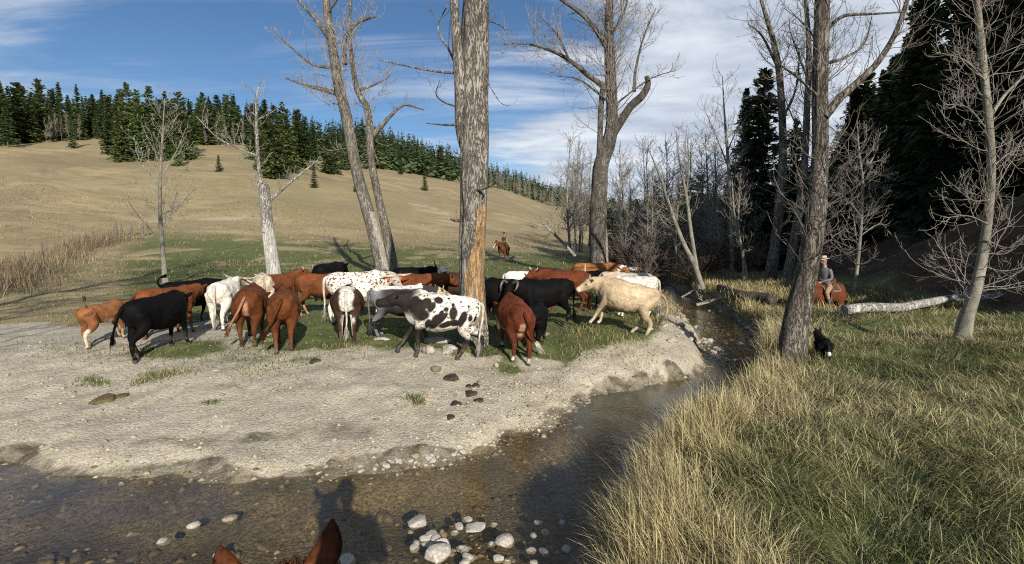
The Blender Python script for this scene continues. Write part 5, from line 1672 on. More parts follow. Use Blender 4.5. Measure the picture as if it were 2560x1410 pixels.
# ------------------------------------------------------------------ horses, riders, dog
def build_horse(label, loc, heading, s=1.0, coat=(0.17, 0.06, 0.025), mane=(0.14, 0.05, 0.02), neck=(0.75, 0.0), head=(-0.75, 0.0), legs=(0.05, -.1, -.08, .12), voxel=0.026, blaze=False, socks=(0, 0, 0, 0), name='horse', zfix=None, dark=False, ear_up=1.0, neck_len=.78):
    L = []
    tor = [(-.82, 1.12, .08, .12), (-.78, 1.12, .19, .23), (-.66, 1.14, .255, .30), (-.45, 1.13, .275, .31), (-.2, 1.09, .285, .31), (.08, 1.07, .29, .325), (.30, 1.08, .265, .34), (.48, 1.10, .225, .335), (.62, 1.13, .18, .27), (.70, 1.15, .10, .16)]
    L.append(ring_loft([((x, 0, z), (0, w, 0), (0, 0, h)) for x, z, w, h in tor], 20))
    L.append(limb_loft([(.12, 0, 1.36), (.36, 0, 1.42), (.56, 0, 1.36)], [.07, .10, .13], .7))
    for i, sy in ((0, -1), (1, 1)):
        dx = legs[i]
        L.append(limb_loft([(.50, sy * .14, 1.05), (.46 + dx * .15, sy * .16, .84), (.47 + dx * .5, sy * .15, .47), (.45 + dx * .95, sy * .145, .20), (.49 + dx, sy * .145, .10), (.51 + dx, sy * .145, -.02)], [.15, .11, .056, .040, .046, .062]))
    for i, sy in ((2, -1), (3, 1)):
        dx = legs[i]
        L.append(limb_loft([(-.55, sy * .14, 1.12), (-.48 + dx * .1, sy * .17, .90), (-.56 + dx * .3, sy * .16, .72), (-.74 + dx * .6, sy * .15, .54), (-.70 + dx * .95, sy * .145, .20), (-.66 + dx, sy * .145, .10), (-.64 + dx, sy * .145, -.02)], [.22, .175, .12, .065, .044, .05, .064]))
    npitch, nyaw = neck
    p0 = np.array([.48, 0, 1.22])
    d = np.array([math.cos(npitch) * math.cos(nyaw), math.cos(npitch) * math.sin(nyaw), math.sin(npitch)])
    poll = p0 + d * neck_len
    hy = nyaw + head[1]
    hd = np.array([math.cos(head[0]) * math.cos(hy), math.cos(head[0]) * math.sin(hy), math.sin(head[0])])
    hs = np.array([-math.sin(hy), math.cos(hy), 0]); hu = np.cross(hd, hs)
    nh = np.array([0, 0, 1.0]); nh = nh - d * (nh @ d); nh /= np.linalg.norm(nh) + 1e-6
    nw = np.cross(nh, d)
    L.append(ring_loft([(p0 - d * .15, nw * .17, nh * .30), (p0 + d * .08, nw * .15, nh * .27), (p0 + d * .35, nw * .105, nh * .20), (p0 + d * (neck_len * .77), nw * .085, nh * .15), (poll, nw * .075, nh * .12)], 16))
    hr = [(-.08, .06, .06, 0), (-.02, .085, .10, -.01), (.10, .10, .135, -.03), (.22, .088, .13, -.03), (.34, .066, .095, -.015), (.45, .058, .078, -.005), (.53, .062, .072, 0), (.58, .05, .05, 0), (.60, .02, .02, 0)]
    L.append(ring_loft([(poll + hd * a + hu * o, hs * w, hu * h) for a, w, h, o in hr], 16))
    V, Q, T3 = fuse(L, voxel, 5)
    n = fbm3(V * 3 + loc[0], 4, 3)
    coat = np.asarray(coat)
    C = coat[None] * (1 + .5 * (n - .5))[:, None]
    along = (V - poll) @ hd
    dist = np.linalg.norm((V - poll) - np.clip(along, 0, .6)[:, None] * hd, axis=1)
    ish = (dist < .2) & (along > -.05)
    C = np.where((ish & (along > .5))[:, None], coat * .35, C)
    if blaze:
        b = ish & (((V - poll) @ hu) > .02) & (np.abs((V - poll) @ hs) < .055) & (along > .05)
        C = np.where(b[:, None], np.array([.55, .52, .48]), C)
    for i, (xs_, sy) in enumerate(((.5, -1), (.5, 1), (-.65, -1), (-.65, 1))):
        if socks[i]:
            mk = (V[:, 2] < socks[i]) & (V[:, 1] * sy > 0) & (V[:, 0] * (1 if xs_ > 0 else -1) > 0)
            C = np.where(mk[:, None], np.array([.6, .56, .5]), C)
    low = smooth(.5, .25, V[:, 2])
    C = np.where(((V[:, 2] < .085))[:, None], np.array([.05, .042, .036]), C)
    g = Geo()
    g.add(V, [Q, T3] if len(T3) else [Q], np.concatenate([C, np.zeros((len(V), 1))], 1))
    for sy in (-1, 1):
        b = poll + hs * sy * .060 + hu * .075 - hd * .03
        tip = b + (nh * .6 + hu * .7) / 1.0 * .155 * ear_up + hs * sy * .062 + hd * .02
        mid_ = b * .55 + tip * .45 + hs * sy * .016
        Ve, Qe, Ce = limb_loft([b - nh * .03, b * .8 + tip * .2 + hs * sy * .006, mid_, b * .2 + tip * .8 + hs * sy * .006, tip], [.022, .034, .034, .018, .002], .78, 18, 26, hd)
        tt = np.clip(((Ve - b) @ (tip - b)) / ((tip - b) @ (tip - b)), 0, 1)
        front = ((Ve - (b + tt[:, None] * (tip - b))) @ (hd + hs * sy * .4)) > .004
        # the opening of the ear is a dished hollow facing forward
        Ve = Ve - (front * np.sin(np.pi * tt) * .030)[:, None] * hd
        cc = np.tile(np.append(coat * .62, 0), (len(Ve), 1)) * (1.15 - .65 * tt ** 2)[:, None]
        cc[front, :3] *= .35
        g.add(Ve, [Qe] + [c[None] for c in Ce], cc)
    root = thing(name, label, 'horse', loc, math.radians(heading))
    root.scale = (s, s, s)
    obj('body', g.mesh('horse_body', True, 'Col'), M_HIDE, root)
    for sy in (-1, 1):
        obj('eye', _em, None, root, poll + hd * .17 + hs * sy * .088 + hu * .03)
    # mane, forelock and tail of hair strands
    rs = np.random.default_rng(int(abs(loc[0]) * 37) + 3)
    st_ = []
    for i in range(150):
        t = rs.random()
        a = p0 + d * (.02 + (neck_len - .04) * t) + nh * (.29 - .17 * t) * .95 + nw * rs.normal(0, .01)
        e = a + nw * rs.choice([-1, 1], p=[.75, .25]) * rs.uniform(.06, .13) - nh * rs.uniform(.10, .22) + rs.normal(0, .02, 3)
        st_.append(np.stack([a, a * .55 + e * .45 + nh * .045, e]))
    v, q = tubes(np.array(st_), np.tile([.010, .012, .003], (len(st_), 1)), 3)
    mm = HAIR_D if dark else HAIR_R
    obj('mane', mk_mesh('mane', v, q), mm, root)
    st_ = []
    for i in range(520):
        a = poll + hu * .085 - hd * rs.uniform(0, .09) + hs * rs.normal(0, .034)
        e = a + hd * rs.uniform(.06, .17) + hu * rs.uniform(.015, .05) + hs * rs.normal(0, .045)
        st_.append(np.stack([a, (a + e) / 2 + hu * .028, e]))
    v, q = tubes(np.array(st_), np.tile([.0022, .0024, .0008], (len(st_), 1)), 3)
    obj('forelock', mk_mesh('forelock', v, q), mm, root)
    st_ = []
    for i in range(60):
        a = np.array([-.80, 0, 1.22]) + rs.normal(0, .02, 3)
        e = np.array([-.95, 0, .55]) + rs.normal(0, .06, 3)
        st_.append(np.stack([a, a + np.array([-.10, 0, -.08]) + rs.normal(0, .015, 3), a * .4 + e * .6 + np.array([-.04, 0, 0]), e]))
    v, q = tubes(np.array(st_), np.tile([.014, .016, .014, .003], (len(st_), 1)), 3)
    obj('tail', mk_mesh('tail', v, q), mm, root)
    return root, poll, hd


HAIR_R = simple_mat('chestnut_hair', (0.10, 0.032, 0.014), (0.20, 0.075, 0.03), 20, 0.6, 0)
HAIR_D = simple_mat('dark_hair', (0.012, 0.009, 0.008), (0.04, 0.028, 0.02), 20, 0.6, 0)
M_LEATHER = simple_mat('saddle_leather', (0.05, 0.024, 0.012), (0.13, 0.065, 0.03), 14, 0.55, 0.3, 0.006)
M_BLANKET = simple_mat('saddle_blanket_wool', (0.11, 0.085, 0.065), (0.20, 0.155, 0.12), 30, 0.9, 0.4, 0.006)
M_CLOTH = attr_mat('rider_clothes', rough=0.85, spec=0.15, nscale=24, namp=0.22, bmp=0.3, dist=0.01)
M_FELT = simple_mat('hat_felt', (0.035, 0.022, 0.014), (0.075, 0.05, 0.03), 18, 0.85, 0.2, 0.004)
M_STRAW = simple_mat('straw_hat', (0.40, 0.34, 0.25), (0.55, 0.48, 0.38), 40, 0.85, 0.3, 0.004)


def build_rider(label, horse_loc, heading, s, top, trousers, skin=(.42, .22, .15), sleeve=None, hatmat=None, chaps=None, voxel=.018, lean=0.0, arms='reins', hat=True, boots=(.05, .03, .02), zoff=0.0):
    """seated astride; local frame of the horse (x forward, seat at z 1.40)"""
    S = np.array([0.02, 0, 1.43])
    up = np.array([math.sin(lean), 0, math.cos(lean)])
    fw = np.array([math.cos(lean), 0, -math.sin(lean)])
    y = np.array([0, 1.0, 0])
    L = []
    tors = [(-.10, .14, .12), (.0, .18, .135), (.10, .17, .125), (.22, .155, .11), (.36, .18, .125), (.46, .195, .12), (.53, .15, .09), (.58, .075, .065), (.64, .055, .058), (.68, .05, .05)]
    L.append(ring_loft([(S + up * h, y * w, fw * dd) for h, w, dd in tors], 16))
    hc = S + up * .78 + fw * .02
    L.append(ring_loft([(hc + up * h, y * w, fw * dd) for h, w, dd in [(-.13, .03, .04), (-.11, .05, .06), (-.07, .065, .078), (0, .076, .095), (.06, .074, .094), (.10, .055, .072), (.125, .02, .03)]], 14))
    L.append(limb_loft([hc + fw * .085 - up * .0, hc + fw * .118 - up * .03, hc + fw * .10 - up * .045], [.012, .018, .014], sides=8))
    for sy in (-1, 1):
        L.append(limb_loft([hc + y * sy * .075 + up * .02, hc + y * sy * .088 - up * .01, hc + y * sy * .078 - up * .035], [.010, .018, .010], .5, sides=8))
    hands = []
    for sy in (-1, 1):
        sh = S + up * .50 + y * sy * .185
        el = sh - up * .27 + y * sy * .07 + fw * .05
        if arms == 'fold':
            ha = S + up * .22 + fw * .20 - y * sy * .03
        else:
            ha = S + up * .13 + fw * .34 + y * sy * .07
        L.append(limb_loft([sh - y * sy * .04, sh - up * .07 + y * sy * .015, el, (el + ha) / 2 + y * sy * .01, ha], [.075, .062, .050, .042, .028]))
        hd_ = (ha - el) / np.linalg.norm(ha - el)
        palm = ha + hd_ * .055
        L.append(limb_loft([ha, palm, palm + hd_ * .03], [.026, .034, .026], 1.25, sides=10))
        for fi, (o, fl) in enumerate([(-.028, .052), (-.010, .06), (.010, .056), (.026, .045)]):
            a = palm + hd_ * .02 + np.array([0, 0, o])
            L.append(limb_loft([a, a + hd_ * fl * .6 - y * sy * .012, a + hd_ * fl * .55 - y * sy * .042], [.0115, .011, .009], sides=7))
        a = palm - hd_ * .012 + np.array([0, 0, .028])
        L.append(limb_loft([a, a + hd_ * .03 + np.array([0, 0, .025]), a + hd_ * .055 + np.array([0, 0, .022]) - y * sy * .012], [.014, .012, .010], sides=7))
        hands.append(palm)
        hip = S + y * sy * .10 - up * .02
        kn = S + np.array([.40, sy * .34, -.20])
        an = S + np.array([.26, sy * .345, -.60])
        L.append(limb_loft([hip, hip * .5 + kn * .5 + y * sy * .06 + np.array([0, 0, .03]), kn, kn * .5 + an * .5, an], [.115, .095, .072, .062, .048]))
        L.append(limb_loft([an + (-.04, 0, -.03), an + (.02, 0, -.055), an + (.12, 0, -.075), an + (.20, 0, -.085)], [.048, .052, .042, .028], .8))
    V, Q, T3 = fuse(L, voxel, 2)
    C = np.tile(np.asarray(top, float), (len(V), 1))
    rel = V - S
    hgt = rel @ up
    # trousers / legs, boots, skin
    legm = (hgt < .06) & ~((rel @ fw > .16) & (np.abs(rel[:, 1]) < .15))
    C[legm] = trousers
    if chaps is not None:
        C[legm & (rel[:, 2] > -.42) & (np.abs(rel[:, 1]) > .12)] = chaps
    C[rel[:, 2] < -.52] = boots
    C[(hgt > .60)] = skin
    for hpos in hands:
        C[np.linalg.norm(V - hpos, axis=1) < .085] = skin
    if sleeve is not None:
        arm = (np.abs(rel[:, 1]) > .19) & (hgt > .08) & (hgt < .56)
        for hpos in hands:
            arm &= np.linalg.norm(V - hpos, axis=1) > .085
        C[arm] = sleeve
    hairm = (hgt > .74) & (rel @ fw < -.0)
    C[hairm] = (.06, .04, .028)
    for sy in (-1, 1):
        C[np.linalg.norm(V - (hc + fw * .09 + y * sy * .032 + up * .015), axis=1) < .014] = (.02, .015, .012)
    C[np.linalg.norm(V - (hc + fw * .09 - up * .072), axis=1) < .022] = (.25, .09, .07)
    root = thing('person', label, 'person', horse_loc, math.radians(heading))
    root.scale = (s, s, s)
    me = mk_mesh('rider_body', V, [Q, T3] if len(T3) else Q); set_col(me, 'Col', C)
    obj('body', me, M_CLOTH, root)
    if hat:
        a = np.arange(20) * 2 * math.pi / 20
        hb = hc + up * .065
        rings = []
        for rx, ry, h, curl in [(.075, .095, .02, 0), (.165, .185, .0, .030), (.168, .188, .008, .032), (.09, .11, .028, 0), (.082, .102, .06, 0), (.072, .088, .115, 0), (.05, .06, .13, 0)]:
            rings.append(hb + np.cos(a)[:, None] * fw * ry + np.sin(a)[:, None] * y * rx + up * (h + curl * (np.abs(np.sin(a)) ** 2))[:, None])
        v = np.vstack(rings)
        q = []
        for i in range(len(rings) - 1):
            for j in range(20):
                q.append([i * 20 + j, i * 20 + (j + 1) % 20, (i + 1) * 20 + (j + 1) % 20, (i + 1) * 20 + j])
        obj('hat', mk_mesh('hat', v, [np.array(q), np.arange(120, 140)[None]]), hatmat or M_FELT, root)
    return root, S + up * .78


def build_saddle(label, loc, heading, s):
    root = thing('saddle', label, 'saddle', loc, math.radians(heading))
    root.scale = (s, s, s)
    # blanket and skirts arch over the back
    def arch(x0, x1, off, drop, nx=8, na=17):
        V = []
        for i in range(nx):
            x = x0 + (x1 - x0) * i / (nx - 1)
            top = 1.39 + .03 * ((x - .02) / .4) ** 2 + off
            for j in range(na):
                a = (j / (na - 1) - .5) * 2 * drop
                V.append((x, math.sin(a) * (.285 + off), 1.10 + (top - 1.10) * math.cos(a)))
        Q = [[i * na + j, i * na + j + 1, (i + 1) * na + j + 1, (i + 1) * na + j] for i in range(nx - 1) for j in range(na - 1)]
        return np.array(V), np.array(Q)
    v, q = arch(-.38, .42, .012, 1.35); obj('blanket', mk_mesh('blanket', v, q), M_BLANKET, root)
    v, q = arch(-.30, .34, .026, 1.15); obj('skirt', mk_mesh('skirt', v, q), M_LEATHER, root)
    L = [ring_loft([((-.30, 0, 1.55), (0, .16, 0), (0, 0, .05)), ((-.26, 0, 1.50), (0, .18, 0), (0, 0, .07)), ((-.12, 0, 1.44), (0, .16, 0), (0, 0, .05)), ((.08, 0, 1.43), (0, .13, 0), (0, 0, .05)), ((.24, 0, 1.50), (0, .12, 0), (0, 0, .07)), ((.28, 0, 1.53), (0, .07, 0), (0, 0, .05))], 14),
         limb_loft([(.26, 0, 1.52), (.29, 0, 1.60), (.31, 0, 1.63)], [.03, .025, .035])]
    V, Q, T3 = fuse(L, .02, 2)
    obj('seat', mk_mesh('seat', V, [Q, T3] if len(T3) else Q), M_LEATHER, root)
    for sy in (-1, 1):
        v, q, c = limb_loft([(.08, sy * .30, 1.25), (.20, sy * .36, 1.0), (.27, sy * .37, .82)], [.05, .045, .03], .25)
        obj('fender', mk_mesh('fender', v, [q] + [x[None] for x in c]), M_LEATHER, root)
        a = np.linspace(0, 2 * math.pi, 15)
        p = np.stack([np.full(15, .30), sy * .37 + .07 * np.cos(a), .77 + .075 * np.sin(a)], 1)
        v, q = tubes(p[None], np.full((1, 15), .012), 6)
        obj('stirrup', mk_mesh('stirrup', v, q), M_LEATHER, root)
    return root


# rider beyond the herd
pr = hit(1260, 655)
build_horse('dark bay horse with a grey face standing on the green beyond the herd', pr, 256, 1.0, coat=(.13, .045, .02), neck=(.42, -.35), head=(-.95, -.45), blaze=True, socks=(0, 0, .0, .4), voxel=.03)
build_saddle('western saddle under the rider beyond the herd', pr, 256, 1.0)
build_rider('person in a dark vest and wide-brimmed hat riding the bay horse beyond the herd', pr, 256, .98, (.045, .040, .028), (.05, .045, .04), sleeve=(.26, .27, .16), hatmat=M_FELT, arms='fold', voxel=.02, chaps=(.06, .045, .035))
# rider half hidden behind the bank tree
P2 = np.array([9.9, 16.1, 0.0]); P2[2] = h1(P2[0], P2[1])
build_horse('chestnut horse with lowered head half hidden behind the leaning bank tree', P2, 205, .98, coat=(.115, .037, .016), neck=(-.62, .1), head=(-1.15, 0), blaze=True, voxel=.026)
build_saddle('western saddle with leather skirts on the chestnut horse by the bank tree', P2, 205, .98)
build_rider('person in a grey checked shirt, tan chaps and pale hat riding behind the bank tree', P2, 205, .95, (.13, .13, .135), (.05, .09, .19), sleeve=(.15, .15, .155), chaps=(.33, .21, .13), hatmat=M_STRAW, voxel=.018, lean=.12)

# the horse and rider that carry the camera
HH = 116
hs_ = 1.15
hp_ = np.array([0.06, -0.10, -0.07])
build_horse('chestnut horse under the camera with two pointed ears in front of the creek', hp_, HH, hs_, coat=(.175, .058, .022), neck=(.452, .0), head=(-.85, 0), voxel=.018, name='ridden_horse', neck_len=.90, ear_up=.84)
build_rider('person in a dark jacket riding the chestnut horse that wades the creek', hp_, HH, 1.2, (.05, .05, .055), (.05, .08, .16), voxel=.02, hat=False)
build_saddle('western saddle on the chestnut horse that wades the creek', hp_, HH, hs_)


# the black dog with white tail tip in the grass
def build_dog(label, loc, heading, s=1.0):
    L = [ring_loft([((-.30, 0, .40), (0, .06, 0), (0, 0, .07)), ((-.22, 0, .42), (0, .11, 0), (0, 0, .125)), ((0, 0, .42), (0, .12, 0), (0, 0, .14)), ((.20, 0, .42), (0, .125, 0), (0, 0, .16)), ((.30, 0, .46), (0, .09, 0), (0, 0, .12))], 14),
         limb_loft([(.24, 0, .48), (.36, 0, .56), (.42, 0, .60)], [.12, .10, .085]),
         limb_loft([(.38, 0, .62), (.46, 0, .62), (.54, 0, .58), (.62, 0, .55)], [.075, .085, .055, .032])]
    for sy in (-1, 1):
        L.append(limb_loft([(.22, sy * .07, .40), (.20, sy * .08, .24), (.22, sy * .075, .08), (.25, sy * .075, .0)], [.075, .05, .03, .036]))
        L.append(limb_loft([(-.20, sy * .075, .40), (-.15, sy * .085, .28), (-.27, sy * .08, .18), (-.24, sy * .075, .06), (-.20, sy * .075, .0)], [.10, .075, .04, .028, .036]))
    V, Q, T3 = fuse(L, .017, 2)
    g = Geo()
    bl = np.array([.010, .010, .011, 0])
    g.add(V, [Q, T3] if len(T3) else Q, np.tile(bl, (len(V), 1)))
    for sy in (-1, 1):
        b = np.array([.40, sy * .055, .68]); Ve, Qe = leaf_shape(b, b + np.array([.01, sy * .03, .09]), .035, (1, 0, 0), .3)
        g.add(Ve, Qe, np.tile(bl, (len(Ve), 1)))
    rs = np.random.default_rng(8)
    k = rs.integers(0, len(V), 1800)
    nrm = V[k] - np.array([0, 0, .40]) * np.array([1, 1, 1]); nrm[:, 0] *= .3
    nrm /= np.linalg.norm(nrm, axis=1, keepdims=True) + 1e-9
    e = V[k] + (nrm * .6 + np.array([-.6, 0, -.5]) + rs.normal(0, .3, (1800, 3))) * .055
    sel = V[k][:, 2] > .22
    pv, pq = tubes(np.stack([V[k], (V[k] + e) / 2 + nrm * .012, e], 1)[sel], np.tile([.005, .004, .001], (sel.sum(), 1)), 3)
    g.add(pv, pq, np.tile(bl * 1.4, (len(pv), 1)))
    tl = limb_loft([(-.28, 0, .44), (-.36, 0, .36), (-.43, .02, .26), (-.48, .03, .20)], [.035, .05, .055, .04])
    g.add(tl[0], [tl[1]] + [c[None] for c in tl[2]], np.tile(bl, (len(tl[0]), 1)))
    root = thing('dog', label, 'dog', loc, math.radians(heading)); root.scale = (s, s, s)
    obj('body', g.mesh('dog_body', True, 'Col'), M_HIDE, root)
    tip = limb_loft([(-.455, .025, .23), (-.50, .035, .185), (-.545, .045, .165)], [.048, .052, .02])
    o = obj('tail_tip', mk_mesh('tail_tip', tip[0], [tip[1]] + [c[None] for c in tip[2]]), simple_mat('white_fur', (.55, .52, .46), (.68, .65, .6), 30, .9, .4, .01), root)
    o['label'] = 'white tip of the tail'
    return root


pd = hit(2056, 893)
build_dog('shaggy black dog with a white tail tip in the grass by the bank tree', pd, 80, .68)

# ------------------------------------------------------------------ stones
def stone_mesh(seed, flat=0.6):
    r = np.random.default_rng(seed)
    bm = bmesh.new()
    bmesh.ops.create_icosphere(bm, subdivisions=2, radius=1.0)
    V = np.array([v.co[:] for v in bm.verts])
    # cut by random planes: broken, angular limestone
    for _ in range(9):
        n = r.normal(size=3); n /= np.linalg.norm(n)
        d = r.uniform(0.52, 0.85)
        over = np.maximum(V @ n - d, 0)
        V = V - over[:, None] * n * 0.92
    V += r.normal(0, 0.02, V.shape)
    V *= np.array([r.uniform(.85, 1.25), r.uniform(.7, 1.0), flat * r.uniform(.7, 1.15)])
    for v, c in zip(bm.verts, V): v.co = c
    me = bpy.data.meshes.new('stone'); bm.to_mesh(me); bm.free()
    return me


M_STONE = simple_mat('pale_limestone', (0.28, 0.255, 0.21), (0.50, 0.47, 0.405), 7, 0.85, 0.35, 0.01)
M_STONE_W = simple_mat('wet_stone', (0.12, 0.098, 0.062), (0.24, 0.205, 0.14), 6, 0.5, 0.3, 0.01, spec=0.4)
STONES = [stone_mesh(900 + i, .42 + .05 * (i % 5)) for i in range(9)]
STONES_W = []
for m in STONES:
    w = m.copy(); m.materials.append(M_STONE); w.materials.append(M_STONE_W); STONES_W.append(w)
rs = np.random.default_rng(17)


def stone(x, y, size, label, group=None, wet=False, sink=0.35, k=None, z=None):
    k = rs.integers(9) if k is None else k
    o = obj('stone', (STONES_W if wet else STONES)[k])
    zz = h1(x, y) if z is None else z
    o.location = (x, y, zz + size * 0.45 * (1 - 2 * sink))
    o.rotation_euler = (rs.normal(0, .15), rs.normal(0, .15), rs.random() * 6.28)
    o.scale = (size,) * 3
    return tag(o, label, 'stone', group)


def at_z(px, py, z):
    d = ray(px, py); t = (z - CAM[2]) / d[2]
    return CAM + d * t


for px, py, w, lab in [
    (1046, 1309, 54, 'large pale flat stone standing clear of the water left of the stone pile'),
    (1097, 1390, 72, 'biggest pale slab of the stone pile at the bottom centre'),
    (1185, 1318, 50, 'pale stone at the top right of the stone pile in the creek'),
    (1076, 1337, 36, 'rounded pale stone at the top of the stone pile in the creek'),
    (1108, 1356, 46, 'broad pale stone in the middle of the stone pile'),
    (1070, 1357, 32, 'small pale stone at the left side of the stone pile'),
    (1170, 1392, 40, 'tall pale stone right of the biggest slab in the creek'),
    (870, 1402, 44, 'pale stone in the rider shadow at the bottom edge'),
    (410, 1352, 30, 'pale stone in the dark water left of the horse ears'),
    (485, 1315, 34, 'half sunken pale stone in the dark water at the left'),
    (545, 1385, 26, 'small pale stone just left of the left horse ear'),
    (575, 1297, 30, 'submerged grey stone above the left horse ear'),
    (1262, 1355, 44, 'grey stone in shade right of the stone pile')]:
    p = at_z(px, py, 0.0)
    zz = max(h1(p[0], p[1]), -0.03)
    stone(p[0], p[1], w / F * p[1] * 0.62, lab, None, wet='submerged' in lab, z=zz, sink=.12)
for i in range(34):
    px = rs.uniform(1010, 1420); py = rs.uniform(1305, 1420)
    p = at_z(px, py, -0.03)
    zz = max(h1(p[0], p[1]), -0.03)
    stone(p[0], p[1], rs.uniform(.025, .070), 'one of the broken stones lying round the stone pile at the bottom', 'stones of the pile in the creek', wet=rs.random() < .12, z=zz, sink=.1)
for i in range(38):
    px = rs.uniform(60, 1000); py = rs.uniform(1255, 1420)
    p = at_z(px, py, -0.12)
    stone(p[0], p[1], rs.uniform(.03, .085), 'brown stone lying under the shallow water at the bottom', 'stones under the shallow water', wet=True, sink=.3)
for i in range(60):
    t = rs.random()
    px = 1690 + 190 * t + rs.normal(0, 38); py = 800 + 115 * t + rs.normal(0, 16)
    p = hit(px, py)
    stone(p[0], p[1], rs.uniform(.05, .14), 'pale stone on the gravel bar of the upstream bend', 'stones of the upstream gravel bar', sink=.25)
for i in range(40):
    px = rs.uniform(1700, 1960); py = rs.uniform(755, 850)
    p = hit(px, py)
    stone(p[0], p[1], rs.uniform(.05, .12), 'pale stone in the shallow upstream riffle', 'stones of the upstream riffle', wet=rs.random() < .4, sink=.2)
for i in range(46):
    px = rs.uniform(880, 1290); t = (px - 880) / 410
    py = 1190 - 95 * t + rs.normal(0, 13)
    p = hit(px, py)
    stone(p[0], p[1], rs.uniform(.022, .06), 'pale stone along the waterline below the bank', 'stones along the waterline', sink=.25)
for px, py, w, lab in [(1090, 927, 30, 'flat brown stone on the gravel below the spotted cow'), (1120, 880, 34, 'angular stone beside the driftwood under the spotted cow'), (1240, 915, 18, 'small pale stone on the gravel right of the dung pats'), (1365, 838, 22, 'brown stone behind the hooves of the black calf'), (960, 1158, 18, 'dark round stone near the waterline'), (1040, 1142, 22, 'dark flat stone at the water edge')]:
    p = hit(px, py)
    stone(p[0], p[1], w / F * p[1] * .6, lab, None, wet='dark' in lab or 'brown' in lab, sink=.3)

# loose gravel of the bank and creek bed: uncountable
def small_stones(n, gen, smin, smax, pal, seed, name, label):
    r = np.random.default_rng(seed)
    x, y = gen(r, n)
    z = H(x, y)
    sz = smin + (smax - smin) * r.random(len(x)) ** 3
    base = np.array([[1, 0, 0], [-1, 0, 0], [0, 1, 0], [0, -1, 0], [0, 0, .8], [0, 0, -.8], [.6, .6, .35], [-.6, .6, -.2]], float)[:6]
    fc = np.array([[0, 2, 4], [2, 1, 4], [1, 3, 4], [3, 0, 4], [2, 0, 5], [1, 2, 5], [3, 1, 5], [0, 3, 5]])
    a = r.random(len(x)) * 6.28
    Vb = base[None] * (1 + r.normal(0, .22, (len(x), 6, 3)))
    Vb[:, :, 2] *= r.uniform(.4, .8, len(x))[:, None]
    c, s = np.cos(a)[:, None], np.sin(a)[:, None]
    vx = Vb[:, :, 0] * c - Vb[:, :, 1] * s; vy = Vb[:, :, 0] * s + Vb[:, :, 1] * c
    V = np.stack([vx, vy, Vb[:, :, 2]], -1) * sz[:, None, None] + np.stack([x, y, z + sz * .12], 1)[:, None]
    Fc = (np.arange(len(x)) * 6)[:, None, None] + fc[None]
    me = mk_mesh(name, V.reshape(-1, 3), Fc.reshape(-1, 3), False)
    pal = np.array(pal)
    col = pal[r.integers(len(pal), size=len(x))] * r.uniform(.75, 1.2, (len(x), 1))
    set_col(me, 'Col', np.repeat(col, 6, 0))
    o = kind(obj(name, me, M_GRAVEL), 'stuff')
    return tag(o, label, 'gravel')


M_GRAVEL = attr_mat('gravel_stone', rough=.9, spec=.2, nscale=40, namp=.2)


def gen_bank(r, n):
    y = 5.4 + 5.5 * r.random(n * 3) ** 1.25; x = r.uniform(-9.5, 4.5, n * 3)
    s, near = creek(x, y)
    g = masks(x, y)[0]
    d = np.clip(.08 + .9 * smooth(-2.4, 0.6, x) * smooth(9.8, 8.2, y) + .30 * smooth(.7, .1, s) * smooth(-5, -1, x), 0, 1)
    ok = (s > -.15) & (~near) & (r.random(n * 3) < g * d)
    return x[ok][:n], y[ok][:n]


def gen_bed(r, n):
    y = r.uniform(3.2, 20, n * 4); x = r.uniform(-7, 8, n * 4)
    s, near = creek(x, y)
    ok = (s < .12) & (r.random(n * 4) < np.where(y > 10.5, .9, .5))
    return x[ok][:n], y[ok][:n]


small_stones(9000, gen_bank, .008, .046, [(.34, .30, .225), (.38, .34, .26), (.30, .26, .19), (.43, .39, .315), (.25, .215, .155)], 71, 'bank_gravel', 'loose pale gravel strewn over the creek bank')
small_stones(5000, gen_bed, .016, .075, [(.24, .19, .11), (.32, .27, .17), (.17, .13, .07), (.40, .36, .27), (.13, .11, .07)], 72, 'bed_gravel', 'brown gravel on the bed of the creek')

